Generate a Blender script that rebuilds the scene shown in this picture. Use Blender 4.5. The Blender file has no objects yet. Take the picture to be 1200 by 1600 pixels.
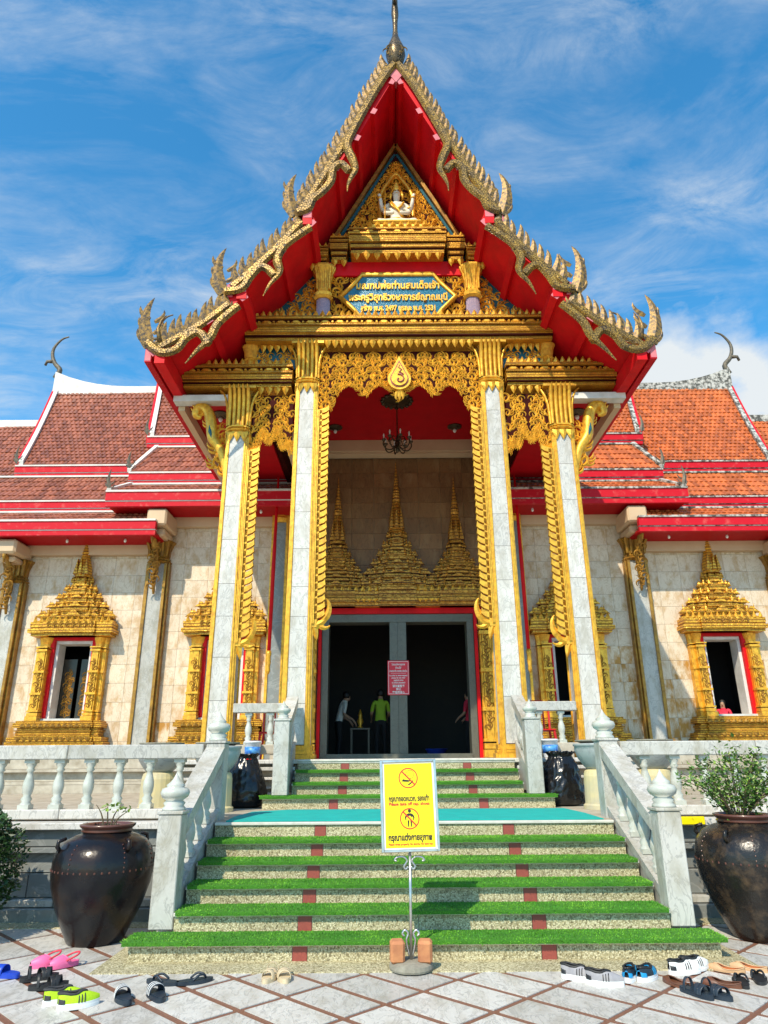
import bpy, bmesh, math, random
from mathutils import Vector, Matrix, noise as mnoise
from math import sin, cos, pi, radians as R
random.seed(7)
SC = bpy.context.scene
COL = SC.collection

# ------------------------------------------------------------------ camera
cam_d = bpy.data.cameras.new('camera')
cam_d.sensor_fit = 'VERTICAL'; cam_d.sensor_height = 24.0
cam_d.lens = 16.2; cam_d.clip_start = 0.05; cam_d.clip_end = 4000
cam = bpy.data.objects.new('camera', cam_d); COL.objects.link(cam)
cam.matrix_world = Matrix.Translation((-0.30, 0.0, 1.54)) @ Matrix.Rotation(R(90 + 19.57), 4, 'X') @ Matrix.Rotation(R(-0.4), 4, 'Z')
SC.camera = cam
SC.render.resolution_x = 768; SC.render.resolution_y = 1024

# ------------------------------------------------------------------ sun + sky
SUN_EL, SUN_AZ = 46.0, 25.0          # azimuth: degrees left of straight behind the camera
sun_dir = Vector((-sin(R(SUN_AZ)) * cos(R(SUN_EL)), -cos(R(SUN_AZ)) * cos(R(SUN_EL)), sin(R(SUN_EL))))
sd = bpy.data.lights.new('sun', 'SUN'); sd.energy = 5.0; sd.angle = R(0.5); sd.color = (1.0, 0.90, 0.72)
so = bpy.data.objects.new('sun', sd); COL.objects.link(so); so.location = (-20, -40, 50)
so.rotation_euler = sun_dir.to_track_quat('Z', 'Y').to_euler()

wd = bpy.data.worlds.new('World'); SC.world = wd; wd.use_nodes = True
nt = wd.node_tree; N = nt.nodes; L = nt.links
for n in list(N): N.remove(n)
def wn(t, **k):
    n = N.new(t)
    for a, b in k.items(): setattr(n, a, b)
    return n
sky = wn('ShaderNodeTexSky', sky_type='NISHITA'); sky.sun_disc = False
sky.sun_elevation = R(SUN_EL); sky.sun_rotation = R(180 + SUN_AZ); sky.air_density = 1.0; sky.dust_density = 0.3; sky.ozone_density = 2.5
hs = wn('ShaderNodeHueSaturation'); hs.inputs['Hue'].default_value = 0.496; hs.inputs['Saturation'].default_value = 1.22; hs.inputs['Value'].default_value = 2.2
tint = wn('ShaderNodeMix', data_type='RGBA', blend_type='MULTIPLY'); tint.inputs['Factor'].default_value = 1.0; tint.inputs['B'].default_value = (0.92, 1.13, 1.13, 1)
L.new(sky.outputs[0], tint.inputs['A']); L.new(tint.outputs['Result'], hs.inputs['Color'])
tc = wn('ShaderNodeTexCoord')
sep = wn('ShaderNodeSeparateXYZ'); L.new(tc.outputs['Generated'], sep.inputs[0])
def mth(op, a, b=None, c=None, clamp=False):
    n = wn('ShaderNodeMath', operation=op); n.use_clamp = clamp
    for i, v in enumerate((a, b, c)):
        if v is None: continue
        if isinstance(v, (int, float)): n.inputs[i].default_value = v
        else: L.new(v, n.inputs[i])
    return n.outputs[0]
zz = mth('MAXIMUM', mth('ADD', sep.outputs[2], 0.12), 0.06)
px_ = mth('DIVIDE', sep.outputs[0], zz); py_ = mth('DIVIDE', sep.outputs[1], zz)
cmb = wn('ShaderNodeCombineXYZ'); L.new(px_, cmb.inputs[0]); L.new(py_, cmb.inputs[1])
# high thin cirrus: a plane of stretched, warped noise
mp = wn('ShaderNodeMapping'); mp.inputs['Rotation'].default_value = (0, 0, R(-28)); mp.inputs['Scale'].default_value = (1.5, 2.5, 1); mp.inputs['Location'].default_value = (1.3, 0.4, 0)
L.new(cmb.outputs[0], mp.inputs[0])
nz = wn('ShaderNodeTexNoise'); nz.inputs['Scale'].default_value = 1.5; nz.inputs['Detail'].default_value = 9; nz.inputs['Roughness'].default_value = 0.62; nz.inputs['Distortion'].default_value = 0.45
L.new(mp.outputs[0], nz.inputs['Vector'])
rp = wn('ShaderNodeValToRGB'); rp.color_ramp.elements[0].position = 0.36; rp.color_ramp.elements[1].position = 0.74
rp.color_ramp.elements[0].color = (0, 0, 0, 1); rp.color_ramp.elements[1].color = (1, 1, 1, 1)
L.new(nz.outputs['Fac'], rp.inputs[0])
# low cumulus banks near the horizon
n2 = wn('ShaderNodeTexNoise'); n2.inputs['Scale'].default_value = 3.6; n2.inputs['Detail'].default_value = 8; n2.inputs['Roughness'].default_value = 0.55
m2 = wn('ShaderNodeMapping'); m2.inputs['Location'].default_value = (0.55, 0.1, 0.32); m2.inputs['Scale'].default_value = (1, 1, 1.5)
L.new(tc.outputs['Generated'], m2.inputs[0]); L.new(m2.outputs[0], n2.inputs['Vector'])
lowm = mth('SUBTRACT', 1.0, mth('DIVIDE', mth('ABSOLUTE', mth('SUBTRACT', sep.outputs[2], 0.36)), 0.24), clamp=True)
dt = wn('ShaderNodeVectorMath', operation='DOT_PRODUCT'); dt.inputs[1].default_value = (.42, .79, .445)   # one cumulus tower behind the right wing
nv = wn('ShaderNodeVectorMath', operation='NORMALIZE'); L.new(tc.outputs['Generated'], nv.inputs[0]); L.new(nv.outputs[0], dt.inputs[0])
tower = mth('MULTIPLY', mth('SUBTRACT', dt.outputs['Value'], .9885), 110.0, clamp=True)
cum = mth('MULTIPLY', mth('SUBTRACT', mth('ADD', n2.outputs['Fac'], mth('ADD', mth('MULTIPLY', lowm, 0.20), mth('MULTIPLY', tower, .30))), 0.74), 8.0, clamp=True)
n3 = wn('ShaderNodeTexNoise'); n3.inputs['Scale'].default_value = 5.5; n3.inputs['Detail'].default_value = 10; n3.inputs['Roughness'].default_value = 0.68; n3.inputs['Distortion'].default_value = 0.8
m3 = wn('ShaderNodeMapping'); m3.inputs['Rotation'].default_value = (0, 0, R(35)); m3.inputs['Scale'].default_value = (.8, 1.5, 1); L.new(cmb.outputs[0], m3.inputs[0]); L.new(m3.outputs[0], n3.inputs['Vector'])
fine = mth('MULTIPLY', mth('SUBTRACT', n3.outputs['Fac'], 0.36), 2.9, clamp=True)
cl = mth('MAXIMUM', mth('MULTIPLY', mth('MULTIPLY', rp.outputs[0], fine), 0.85), cum)
mx = wn('ShaderNodeMix', data_type='RGBA'); L.new(cl, mx.inputs['Factor']); L.new(hs.outputs[0], mx.inputs['A'])
mx.inputs['B'].default_value = (7.6, 8.1, 8.4, 1)
bg = wn('ShaderNodeBackground'); bg.inputs['Strength'].default_value = 0.10
L.new(mx.outputs['Result'], bg.inputs['Color'])
ow = wn('ShaderNodeOutputWorld'); L.new(bg.outputs[0], ow.inputs['Surface'])

SC.view_settings.view_transform = 'Standard'; SC.view_settings.look = 'None'
SC.view_settings.exposure = 0.10; SC.view_settings.gamma = 1.0; SC.view_settings.use_curve_mapping = False
SC.render.engine = 'CYCLES'
try:
    SC.cycles.use_denoising = True; SC.cycles.denoiser = 'OPENIMAGEDENOISE'
except Exception: pass
SC.cycles.max_bounces = 7; SC.cycles.diffuse_bounces = 4; SC.cycles.glossy_bounces = 3; SC.cycles.transmission_bounces = 3
SC.cycles.sample_clamp_indirect = 6.0

# ------------------------------------------------------------------ materials
def newmat(name):
    m = bpy.data.materials.new(name); m.use_nodes = True
    return m, m.node_tree.nodes, m.node_tree.links, m.node_tree.nodes['Principled BSDF']
def coord(nodes, links, rnd=True, scale=(1, 1, 1)):
    t = nodes.new('ShaderNodeTexCoord'); mp = nodes.new('ShaderNodeMapping'); mp.inputs['Scale'].default_value = scale
    links.new(t.outputs['Object'], mp.inputs['Vector'])
    if rnd:
        oi = nodes.new('ShaderNodeObjectInfo'); v = nodes.new('ShaderNodeVectorMath'); v.operation = 'SCALE'
        v.inputs[0].default_value = (37.0, 53.0, 71.0); links.new(oi.outputs['Random'], v.inputs['Scale'])
        links.new(v.outputs[0], mp.inputs['Location'])
    return mp.outputs[0]
def noise(nodes, links, vec, scale, detail=5, rough=.55, dist=0.0):
    n = nodes.new('ShaderNodeTexNoise'); n.inputs['Scale'].default_value = scale; n.inputs['Detail'].default_value = detail
    n.inputs['Roughness'].default_value = rough; n.inputs['Distortion'].default_value = dist
    links.new(vec, n.inputs['Vector']); return n.outputs['Fac']
def ramp(nodes, links, fac, stops):
    r = nodes.new('ShaderNodeValToRGB'); el = r.color_ramp.elements
    while len(el) < len(stops): el.new(0.5)
    for e, (p, c) in zip(el, stops):
        e.position = p; e.color = (c[0], c[1], c[2], 1)
    links.new(fac, r.inputs[0]); return r.outputs['Color']
def mixc(nodes, links, fac, a, b, mode='MIX'):
    m = nodes.new('ShaderNodeMix'); m.data_type = 'RGBA'; m.blend_type = mode
    for k, v in (('Factor', fac), ('A', a), ('B', b)):
        s = m.inputs[k] if k == 'Factor' else [i for i in m.inputs if i.name == k and i.type == 'RGBA'][0]
        if isinstance(v, (int, float)): s.default_value = v
        elif isinstance(v, tuple): s.default_value = (v[0], v[1], v[2], 1)
        else: links.new(v, s)
    return [o for o in m.outputs if o.type == 'RGBA'][0]
def bump(nodes, links, b, h, strength, dist=0.01):
    n = nodes.new('ShaderNodeBump'); n.inputs['Strength'].default_value = strength; n.inputs['Distance'].default_value = dist
    links.new(h, n.inputs['Height']); links.new(n.outputs[0], b.inputs['Normal'])
def pm(name, c1, c2=None, scale=4.0, rough=.6, metal=0.0, bmp=0.0, bscale=30.0, island=0.0, rnd=0.0, spec=None, lo=.35, hi=.7, coat=0.0, rrough=0.0):
    """painted / plain surface: two tones mixed by noise, optional per-piece brightness change"""
    m, n, l, b = newmat(name)
    v = coord(n, l)
    f = noise(n, l, v, scale, 6, .6)
    c = ramp(n, l, f, [(lo, c1), (hi, c2 or c1)])
    if island or rnd:
        if island: g = n.new('ShaderNodeNewGeometry'); src = g.outputs['Random Per Island']; amt = island
        else: g = n.new('ShaderNodeObjectInfo'); src = g.outputs['Random']; amt = rnd
        mr = n.new('ShaderNodeMapRange'); mr.inputs['To Min'].default_value = 1 - amt; mr.inputs['To Max'].default_value = 1 + amt
        l.new(src, mr.inputs['Value'])
        h = n.new('ShaderNodeHueSaturation'); l.new(mr.outputs[0], h.inputs['Value']); l.new(c, h.inputs['Color']); c = h.outputs[0]
    l.new(c, b.inputs['Base Color']); b.inputs['Roughness'].default_value = rough; b.inputs['Metallic'].default_value = metal
    if rrough:
        mr = n.new('ShaderNodeMapRange'); mr.inputs['To Min'].default_value = rough - rrough; mr.inputs['To Max'].default_value = rough + rrough
        l.new(noise(n, l, v, scale * 3), mr.inputs['Value']); l.new(mr.outputs[0], b.inputs['Roughness'])
    if spec is not None: b.inputs['Specular IOR Level'].default_value = spec
    if coat: b.inputs['Coat Weight'].default_value = coat; b.inputs['Coat Roughness'].default_value = .12
    if bmp: bump(n, l, b, noise(n, l, v, bscale, 4), bmp)
    return m
def marble(name, base, vein, stain=None, scale=2.0, rough=.35, rnd=.08, stain_amt=.5, an=(1.0, 1.0, 1.0), st=(.52, .72)):
    m, n, l, b = newmat(name)
    v = coord(n, l, True, an)
    w = noise(n, l, v, scale, 8, .6, 1.6)
    mid = tuple((base[i] * .72 + vein[i] * .28) for i in range(3))
    c = ramp(n, l, w, [(.30, mid), (.46, base), (.495, vein), (.53, base), (.75, mid)])
    c2 = ramp(n, l, noise(n, l, v, scale * 4, 6, .65, .6), [(.3, tuple(x * .86 for x in base)), (.7, base)])
    c = mixc(n, l, .5, c, c2)
    if stain:
        s = noise(n, l, v, scale * .9, 6, .62)
        f = ramp(n, l, s, [(st[0], (0, 0, 0)), (st[1], (stain_amt,) * 3)])
        c = mixc(n, l, f, c, stain)
    oi = n.new('ShaderNodeObjectInfo'); mr = n.new('ShaderNodeMapRange'); mr.inputs['To Min'].default_value = 1 - rnd; mr.inputs['To Max'].default_value = 1 + rnd
    l.new(oi.outputs['Random'], mr.inputs['Value'])
    h = n.new('ShaderNodeHueSaturation'); l.new(mr.outputs[0], h.inputs['Value']); l.new(c, h.inputs['Color'])
    l.new(h.outputs[0], b.inputs['Base Color']); b.inputs['Roughness'].default_value = rough
    bump(n, l, b, noise(n, l, v, 25, 4), .12)
    return m
def pebble(name, cols, scale=90.0):
    m, n, l, b = newmat(name)
    v = coord(n, l)
    vo = n.new('ShaderNodeTexVoronoi'); vo.inputs['Scale'].default_value = scale; l.new(v, vo.inputs['Vector'])
    sp = n.new('ShaderNodeSeparateColor'); l.new(vo.outputs['Color'], sp.inputs[0])
    c = ramp(n, l, sp.outputs[0], cols)
    d = ramp(n, l, vo.outputs['Distance'], [(.25, (1, 1, 1)), (.62, (.62, .6, .52))])
    c = mixc(n, l, 1.0, c, d, 'MULTIPLY')
    g = ramp(n, l, noise(n, l, v, 2.2, 5), [(.3, (.78, .76, .72)), (.7, (1.05, 1.05, 1.0))])
    c = mixc(n, l, 1.0, c, g, 'MULTIPLY')
    l.new(c, b.inputs['Base Color']); b.inputs['Roughness'].default_value = .75
    bp = n.new('ShaderNodeBump'); bp.invert = True; bp.inputs['Strength'].default_value = .6; bp.inputs['Distance'].default_value = .006
    l.new(vo.outputs['Distance'], bp.inputs['Height']); l.new(bp.outputs[0], b.inputs['Normal'])
    return m

M = {}
M['gold'] = pm('gold_paint', (.88, .47, .042), (.54, .24, .022), 13, .36, .45, .3, 70, rrough=.12, lo=.40, hi=.72)
M['gold_old'] = pm('weathered_gold', (.34, .19, .04), (.07, .05, .035), 18, .5, .3, .5, 45, lo=.40, hi=.60)
M['gold_dark'] = pm('aged_gold', (.44, .23, .03), (.20, .095, .02), 8, .42, .45, .25, 50)
M['red'] = pm('red_paint', (.72, .008, .014), (.46, .008, .011), 2.2, .5, 0, .15, 14, rrough=.1, spec=.15, lo=.38, hi=.78)
M['red_worn'] = pm('worn_red_paint', (.54, .008, .02), (.62, .13, .11), 7, .55, 0, .15, 25, lo=.55, hi=.85, spec=.18)
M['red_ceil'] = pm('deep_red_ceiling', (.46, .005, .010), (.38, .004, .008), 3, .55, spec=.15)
M['pink'] = pm('faded_pink_end', (.66, .20, .22), (.55, .14, .17), 10, .6, spec=.2)
M['maroon'] = pm('maroon_ground', (.055, .006, .004), (.03, .004, .003), 6, .7, spec=.08)
M['teal'] = pm('teal_mosaic', (.004, .075, .105), (.006, .12, .15), 40, .3, 0, .2, 80)
M['bluem'] = pm('blue_mosaic', (.004, .085, .15), (.012, .17, .25), 60, .22, .1, .3, 120, lo=.4, hi=.6)
M['white_pl'] = pm('white_plaster', (.70, .68, .64), (.54, .52, .47), 5, .65, 0, .12, 20)
M['white_moss'] = pm('mossy_plaster', (.50, .485, .44), (.07, .07, .06), 9, .8, 0, .25, 25, lo=.42, hi=.58)
M['beige'] = pm('cream_paint', (.62, .45, .28), (.54, .38, .23), 2, .55)
M['cream'] = pm('cream_stone', (.50, .45, .36), (.30, .25, .18), 5, .6, 0, .15, 20)
M['marble'] = marble('white_marble', (.63, .60, .55), (.18, .175, .165), (.40, .365, .30), 4.6, .36, .10, .8, (1.5, 1.5, .7), (.46, .68))
M['marble_g'] = marble('grey_marble', (.51, .495, .45), (.16, .157, .15), (.31, .285, .22), 4.0, .42, .12, .85, (1.4, 1.4, .8), (.46, .68))
M['marble_d'] = marble('grey_marble_with_shade', (.20, .21, .20), (.36, .37, .35), (.26, .18, .10), 2.0, .3)  # grey-green stone, darkened further for shadow cast on the terrace front
M['wall'] = marble('wall_marble', (.71, .595, .45), (.44, .30, .15), (.44, .26, .09), 4.4, .48, .07, .85, (1.3, 1, .7), (.47, .70))
M['wall_brown'] = marble('brown_shaded_wall_marble', (.23, .115, .042), (.09, .042, .015), (.33, .20, .09), 3.0, .5, .15, .6, (1.6, 1, .55))  # brown stain plus the porch shade, both in the tile colour
M['marble_shade'] = marble('shaded_door_marble', (.115, .112, .085), (.055, .055, .045), (.08, .07, .04), 3.0, .35, .08, .5)  # darker marble, with the shade on the door frame painted in
M['wall_stain'] = marble('stained_wall_marble', (.70, .58, .42), (.42, .25, .09), (.42, .20, .025), 4.2, .48, .10, 1.0, (1.4, 1, .6), (.44, .60))
M['tilefl'] = marble('paving_marble', (.60, .575, .53), (.15, .148, .145), (.36, .325, .265), 4.4, .42, .12, .75, (2.0, .8, 1), (.46, .7))
M['strip'] = pm('brown_granite', (.24, .105, .06), (.16, .075, .05), 60, .5, 0, .1, 90)
M['grout'] = pm('pale_grout', (.48, .41, .31), (.38, .32, .24), 12, .8)
M['ground'] = pm('ground_concrete', (.42, .38, .30), (.34, .30, .24), 3, .8, 0, .1, 40)
M['pebble'] = pebble('pebble_wash', [(.0, (.20, .17, .09)), (.3, (.60, .54, .36)), (.65, (.78, .72, .52)), (1, (.42, .36, .20))], 85)
M['redband'] = pm('red_granite', (.34, .075, .05), (.24, .05, .04), 70, .5, 0, .1, 90, lo=.3, hi=.75)
M['stonelip'] = pm('step_nosing', (.64, .62, .55), (.50, .48, .42), 12, .5)
M['turf'] = pm('artificial_turf', (.05, .22, .010), (.20, .46, .03), 2.4, .65, 0, 0, 1, island=.45)
M['turfback'] = pm('turf_backing', (.05, .20, .01), (.035, .15, .008), 20, .9)
M['carpet'] = pm('turquoise_carpet', (.0, .40, .355), (.0, .33, .30), 6, .9, 0, .3, 160)
M['tile_o'] = pm('orange_roof_tile', (.52, .135, .030), (.36, .08, .02), 14, .42, 0, 0, 1, island=.32)
M['tile_b'] = pm('russet_tile_sky_sheen', (.34, .115, .060), (.21, .065, .036), 14, .36, 0, 0, 1, island=.32)  # browner than the right side: sky reflection put into the tile colour
M['black'] = pm('unlit_room_black', (.006, .006, .007), None, 4, .9)  # near black, painting the lack of light behind the windows
M['dark'] = pm('unlit_interior_tone', (.012, .012, .012), (.02, .017, .014), 3, .7)  # near black, painting the lack of light behind the doors
M['lacquer'] = pm('dark_lacquer', (.02, .017, .012), (.035, .025, .012), 6, .3)
M['bronze'] = pm('dark_bronze', (.10, .07, .04), (.04, .03, .02), 9, .4, .7)
M['darkfin'] = pm('blackened_finial', (.07, .065, .055), (.20, .16, .10), 14, .6, .2)
M['porcelain'] = pm('glazed_baluster', (.56, .56, .50), (.40, .42, .36), 9, .28, 0, 0, 1, coat=.2)
M['jar'] = pm('jar_glaze', (.008, .008, .010), (.035, .016, .008), 3.2, .24, 0, .25, 26, rrough=.08, lo=.48, hi=.75, spec=.32)
M['jar2'] = pm('speckled_jar_glaze', (.014, .012, .011), (.085, .055, .032), 9.5, .26, 0, .35, 34, rrough=.1, lo=.50, hi=.75, spec=.38)
M['jarrim'] = pm('jar_rim_brown', (.13, .045, .03), (.08, .03, .02), 8, .35, coat=.3)
M['soil'] = pm('soil', (.035, .025, .018), (.06, .045, .03), 30, .95, 0, .6, 40)
M['leaf'] = pm('leaf_green', (.055, .13, .02), (.10, .20, .035), 6, .45, 0, 0, 1, island=.45)
M['leaf_y'] = pm('leaf_yellowgreen', (.16, .26, .03), (.22, .33, .05), 6, .45, 0, 0, 1, island=.4)
M['leaf_d'] = pm('hedge_leaf', (.016, .05, .009), (.035, .085, .014), 6, .4, 0, 0, 1, island=.5)
M['stem'] = pm('brown_stem', (.09, .06, .035), (.13, .10, .05), 10, .8)
M['flower'] = pm('red_petal', (.62, .01, .02), (.5, .01, .02), 8, .5)
M['bag'] = pm('black_plastic', (.008, .008, .009), None, 4, .22, 0, .5, 14)
M['steel'] = pm('brushed_steel', (.60, .60, .58), (.42, .42, .41), 12, .28, .85)
M['yellow'] = pm('sign_yellow', (.92, .74, .0), (.88, .68, .0), 3, .4)
M['white'] = pm('white_print', (.82, .82, .80), (.76, .76, .74), 6, .5)
M['signblk'] = pm('black_print', (.012, .012, .012), None, 4, .5)
M['signred'] = pm('red_print', (.55, .03, .015), None, 4, .5)
M['notice'] = pm('red_notice', (.66, .008, .03), (.6, .008, .03), 6, .4)
M['brickc'] = pm('orange_brick', (.56, .24, .10), (.40, .15, .07), 9, .85, 0, .4, 30)
M['stonebase'] = pm('concrete_disc', (.30, .28, .22), (.20, .18, .14), 14, .85, 0, .4, 40)
M['blue'] = pm('blue_plastic', (.01, .05, .42), (.01, .06, .5), 5, .4)
M['plwhite'] = pm('white_plastic', (.78, .80, .82), (.70, .72, .75), 5, .35)
M['lblue'] = pm('blue_label', (.03, .16, .55), (.10, .35, .70), 14, .4, lo=.45, hi=.55)
M['statue'] = pm('statue_white', (.74, .68, .56), (.60, .50, .34), 9, .5)
M['skin'] = pm('skin', (.42, .24, .15), (.38, .21, .13), 8, .55)
M['hair'] = pm('black_hair', (.012, .010, .009), None, 8, .5)
M['pedestal'] = pm('yellow_stone', (.66, .54, .26), (.44, .40, .28), 3, .6)
M['urn'] = marble('urn_marble', (.36, .39, .38), (.20, .22, .22), None, 3.0, .35)
M['navy'] = pm('navy_rubber', (.012, .022, .035), (.02, .032, .05), 9, .5)
M['blackr'] = pm('black_rubber', (.012, .012, .013), (.02, .02, .021), 9, .5)
M['charcoal'] = pm('charcoal_fabric', (.05, .05, .052), (.03, .03, .032), 20, .85, 0, .3, 120)
M['neon'] = pm('neon_mesh', (.46, .70, .01), (.38, .60, .01), 25, .7, 0, .3, 120)
M['pinkr'] = pm('pink_rubber', (.80, .16, .34), (.74, .13, .30), 8, .5)
M['redr'] = pm('red_rubber', (.72, .05, .08), None, 8, .5)
M['beiger'] = pm('beige_sandal', (.62, .50, .32), (.52, .41, .26), 14, .65)
M['tan'] = pm('tan_leather', (.60, .38, .20), (.50, .30, .15), 10, .5)
M['brownl'] = pm('brown_leather', (.16, .06, .03), (.11, .045, .025), 10, .45)
M['orangein'] = pm('orange_lining', (.56, .14, .03), None, 8, .7)
M['grey'] = pm('grey_fabric', (.34, .33, .34), (.26, .25, .27), 22, .85, 0, .2, 120)
M['cyan'] = pm('cyan_mesh', (.01, .30, .62), (.01, .26, .55), 22, .6)
M['shirtw'] = pm('white_shirt', (.72, .72, .66), (.62, .62, .58), 8, .85)
M['shirtg'] = pm('green_shirt', (.32, .52, .03), (.26, .44, .03), 8, .85)
M['shirtr'] = pm('pink_red_shirt', (.72, .03, .07), None, 8, .85)
M['trouser'] = pm('black_trousers', (.012, .012, .014), None, 8, .85)
M['redplast'] = pm('red_plastic', (.55, .012, .012), None, 5, .35)
M['bulb'] = pm('white_bulb', (.8, .8, .75), None, 5, .3)

def carved(name, c1, c2, groove, scale=24.0, bands=0.0, metal=.45):
    """gilded carving: fine cut pattern (or ruled lines) with crevice shade and red ground painted dark in the cuts"""
    m, n, l, b = newmat(name); v = coord(n, l, False)
    vo = n.new('ShaderNodeTexVoronoi'); vo.feature = 'DISTANCE_TO_EDGE'; vo.inputs['Scale'].default_value = scale; l.new(v, vo.inputs['Vector'])
    c = ramp(n, l, noise(n, l, v, 6, 5), [(.35, c1), (.7, c2)])
    k = ramp(n, l, vo.outputs['Distance'], [(.02, (1, 1, 1)), (.085, (0, 0, 0))])
    h = vo.outputs['Distance']
    if bands:
        sp = n.new('ShaderNodeSeparateXYZ'); l.new(v, sp.inputs[0])
        a = n.new('ShaderNodeMath'); a.operation = 'MULTIPLY'; a.inputs[1].default_value = bands; l.new(sp.outputs[2], a.inputs[0])
        f = n.new('ShaderNodeMath'); f.operation = 'FRACT'; l.new(a.outputs[0], f.inputs[0])
        k2 = ramp(n, l, f.outputs[0], [(.0, (1, 1, 1)), (.16, (1, 1, 1)), (.24, (0, 0, 0)), (1, (0, 0, 0))])
        mk = n.new('ShaderNodeMix'); mk.data_type = 'RGBA'; mk.blend_type = 'LIGHTEN'
        k3 = mixc(n, l, .45, (0, 0, 0), k); k = mixc(n, l, 1.0, k3, k2, 'LIGHTEN')
    c = mixc(n, l, k, c, groove)  # cuts coloured dark to stand in for shade in the crevices
    l.new(c, b.inputs['Base Color']); b.inputs['Roughness'].default_value = .38; b.inputs['Metallic'].default_value = metal
    bp = n.new('ShaderNodeBump'); bp.inputs['Strength'].default_value = .9; bp.inputs['Distance'].default_value = .012
    l.new(k, bp.inputs['Height']); bp.invert = True; l.new(bp.outputs[0], b.inputs['Normal'])
    return m
M['gold_carved'] = carved('carved_gold', (.88, .48, .042), (.60, .28, .022), (.24, .085, .018), 13, 14.0)
M['gold_carved_shade'] = carved('carved_shaded_gold', (.74, .36, .045), (.48, .20, .025), (.07, .02, .006), 11, 12.0)  # darker copy of the carved gold, porch shade put into the colour
M['gold_lined'] = carved('ruled_gold', (.86, .45, .038), (.58, .26, .02), (.18, .045, .012), 26, 22.0)
M['gold_mosaic'] = carved('mirror_mosaic_gold', (.44, .25, .035), (.15, .095, .035), (.03, .022, .018), 24, 0.0, .3)
M['finial_mix'] = carved('dark_mosaic', (.20, .13, .05), (.07, .05, .03), (.02, .018, .015), 26)

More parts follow.
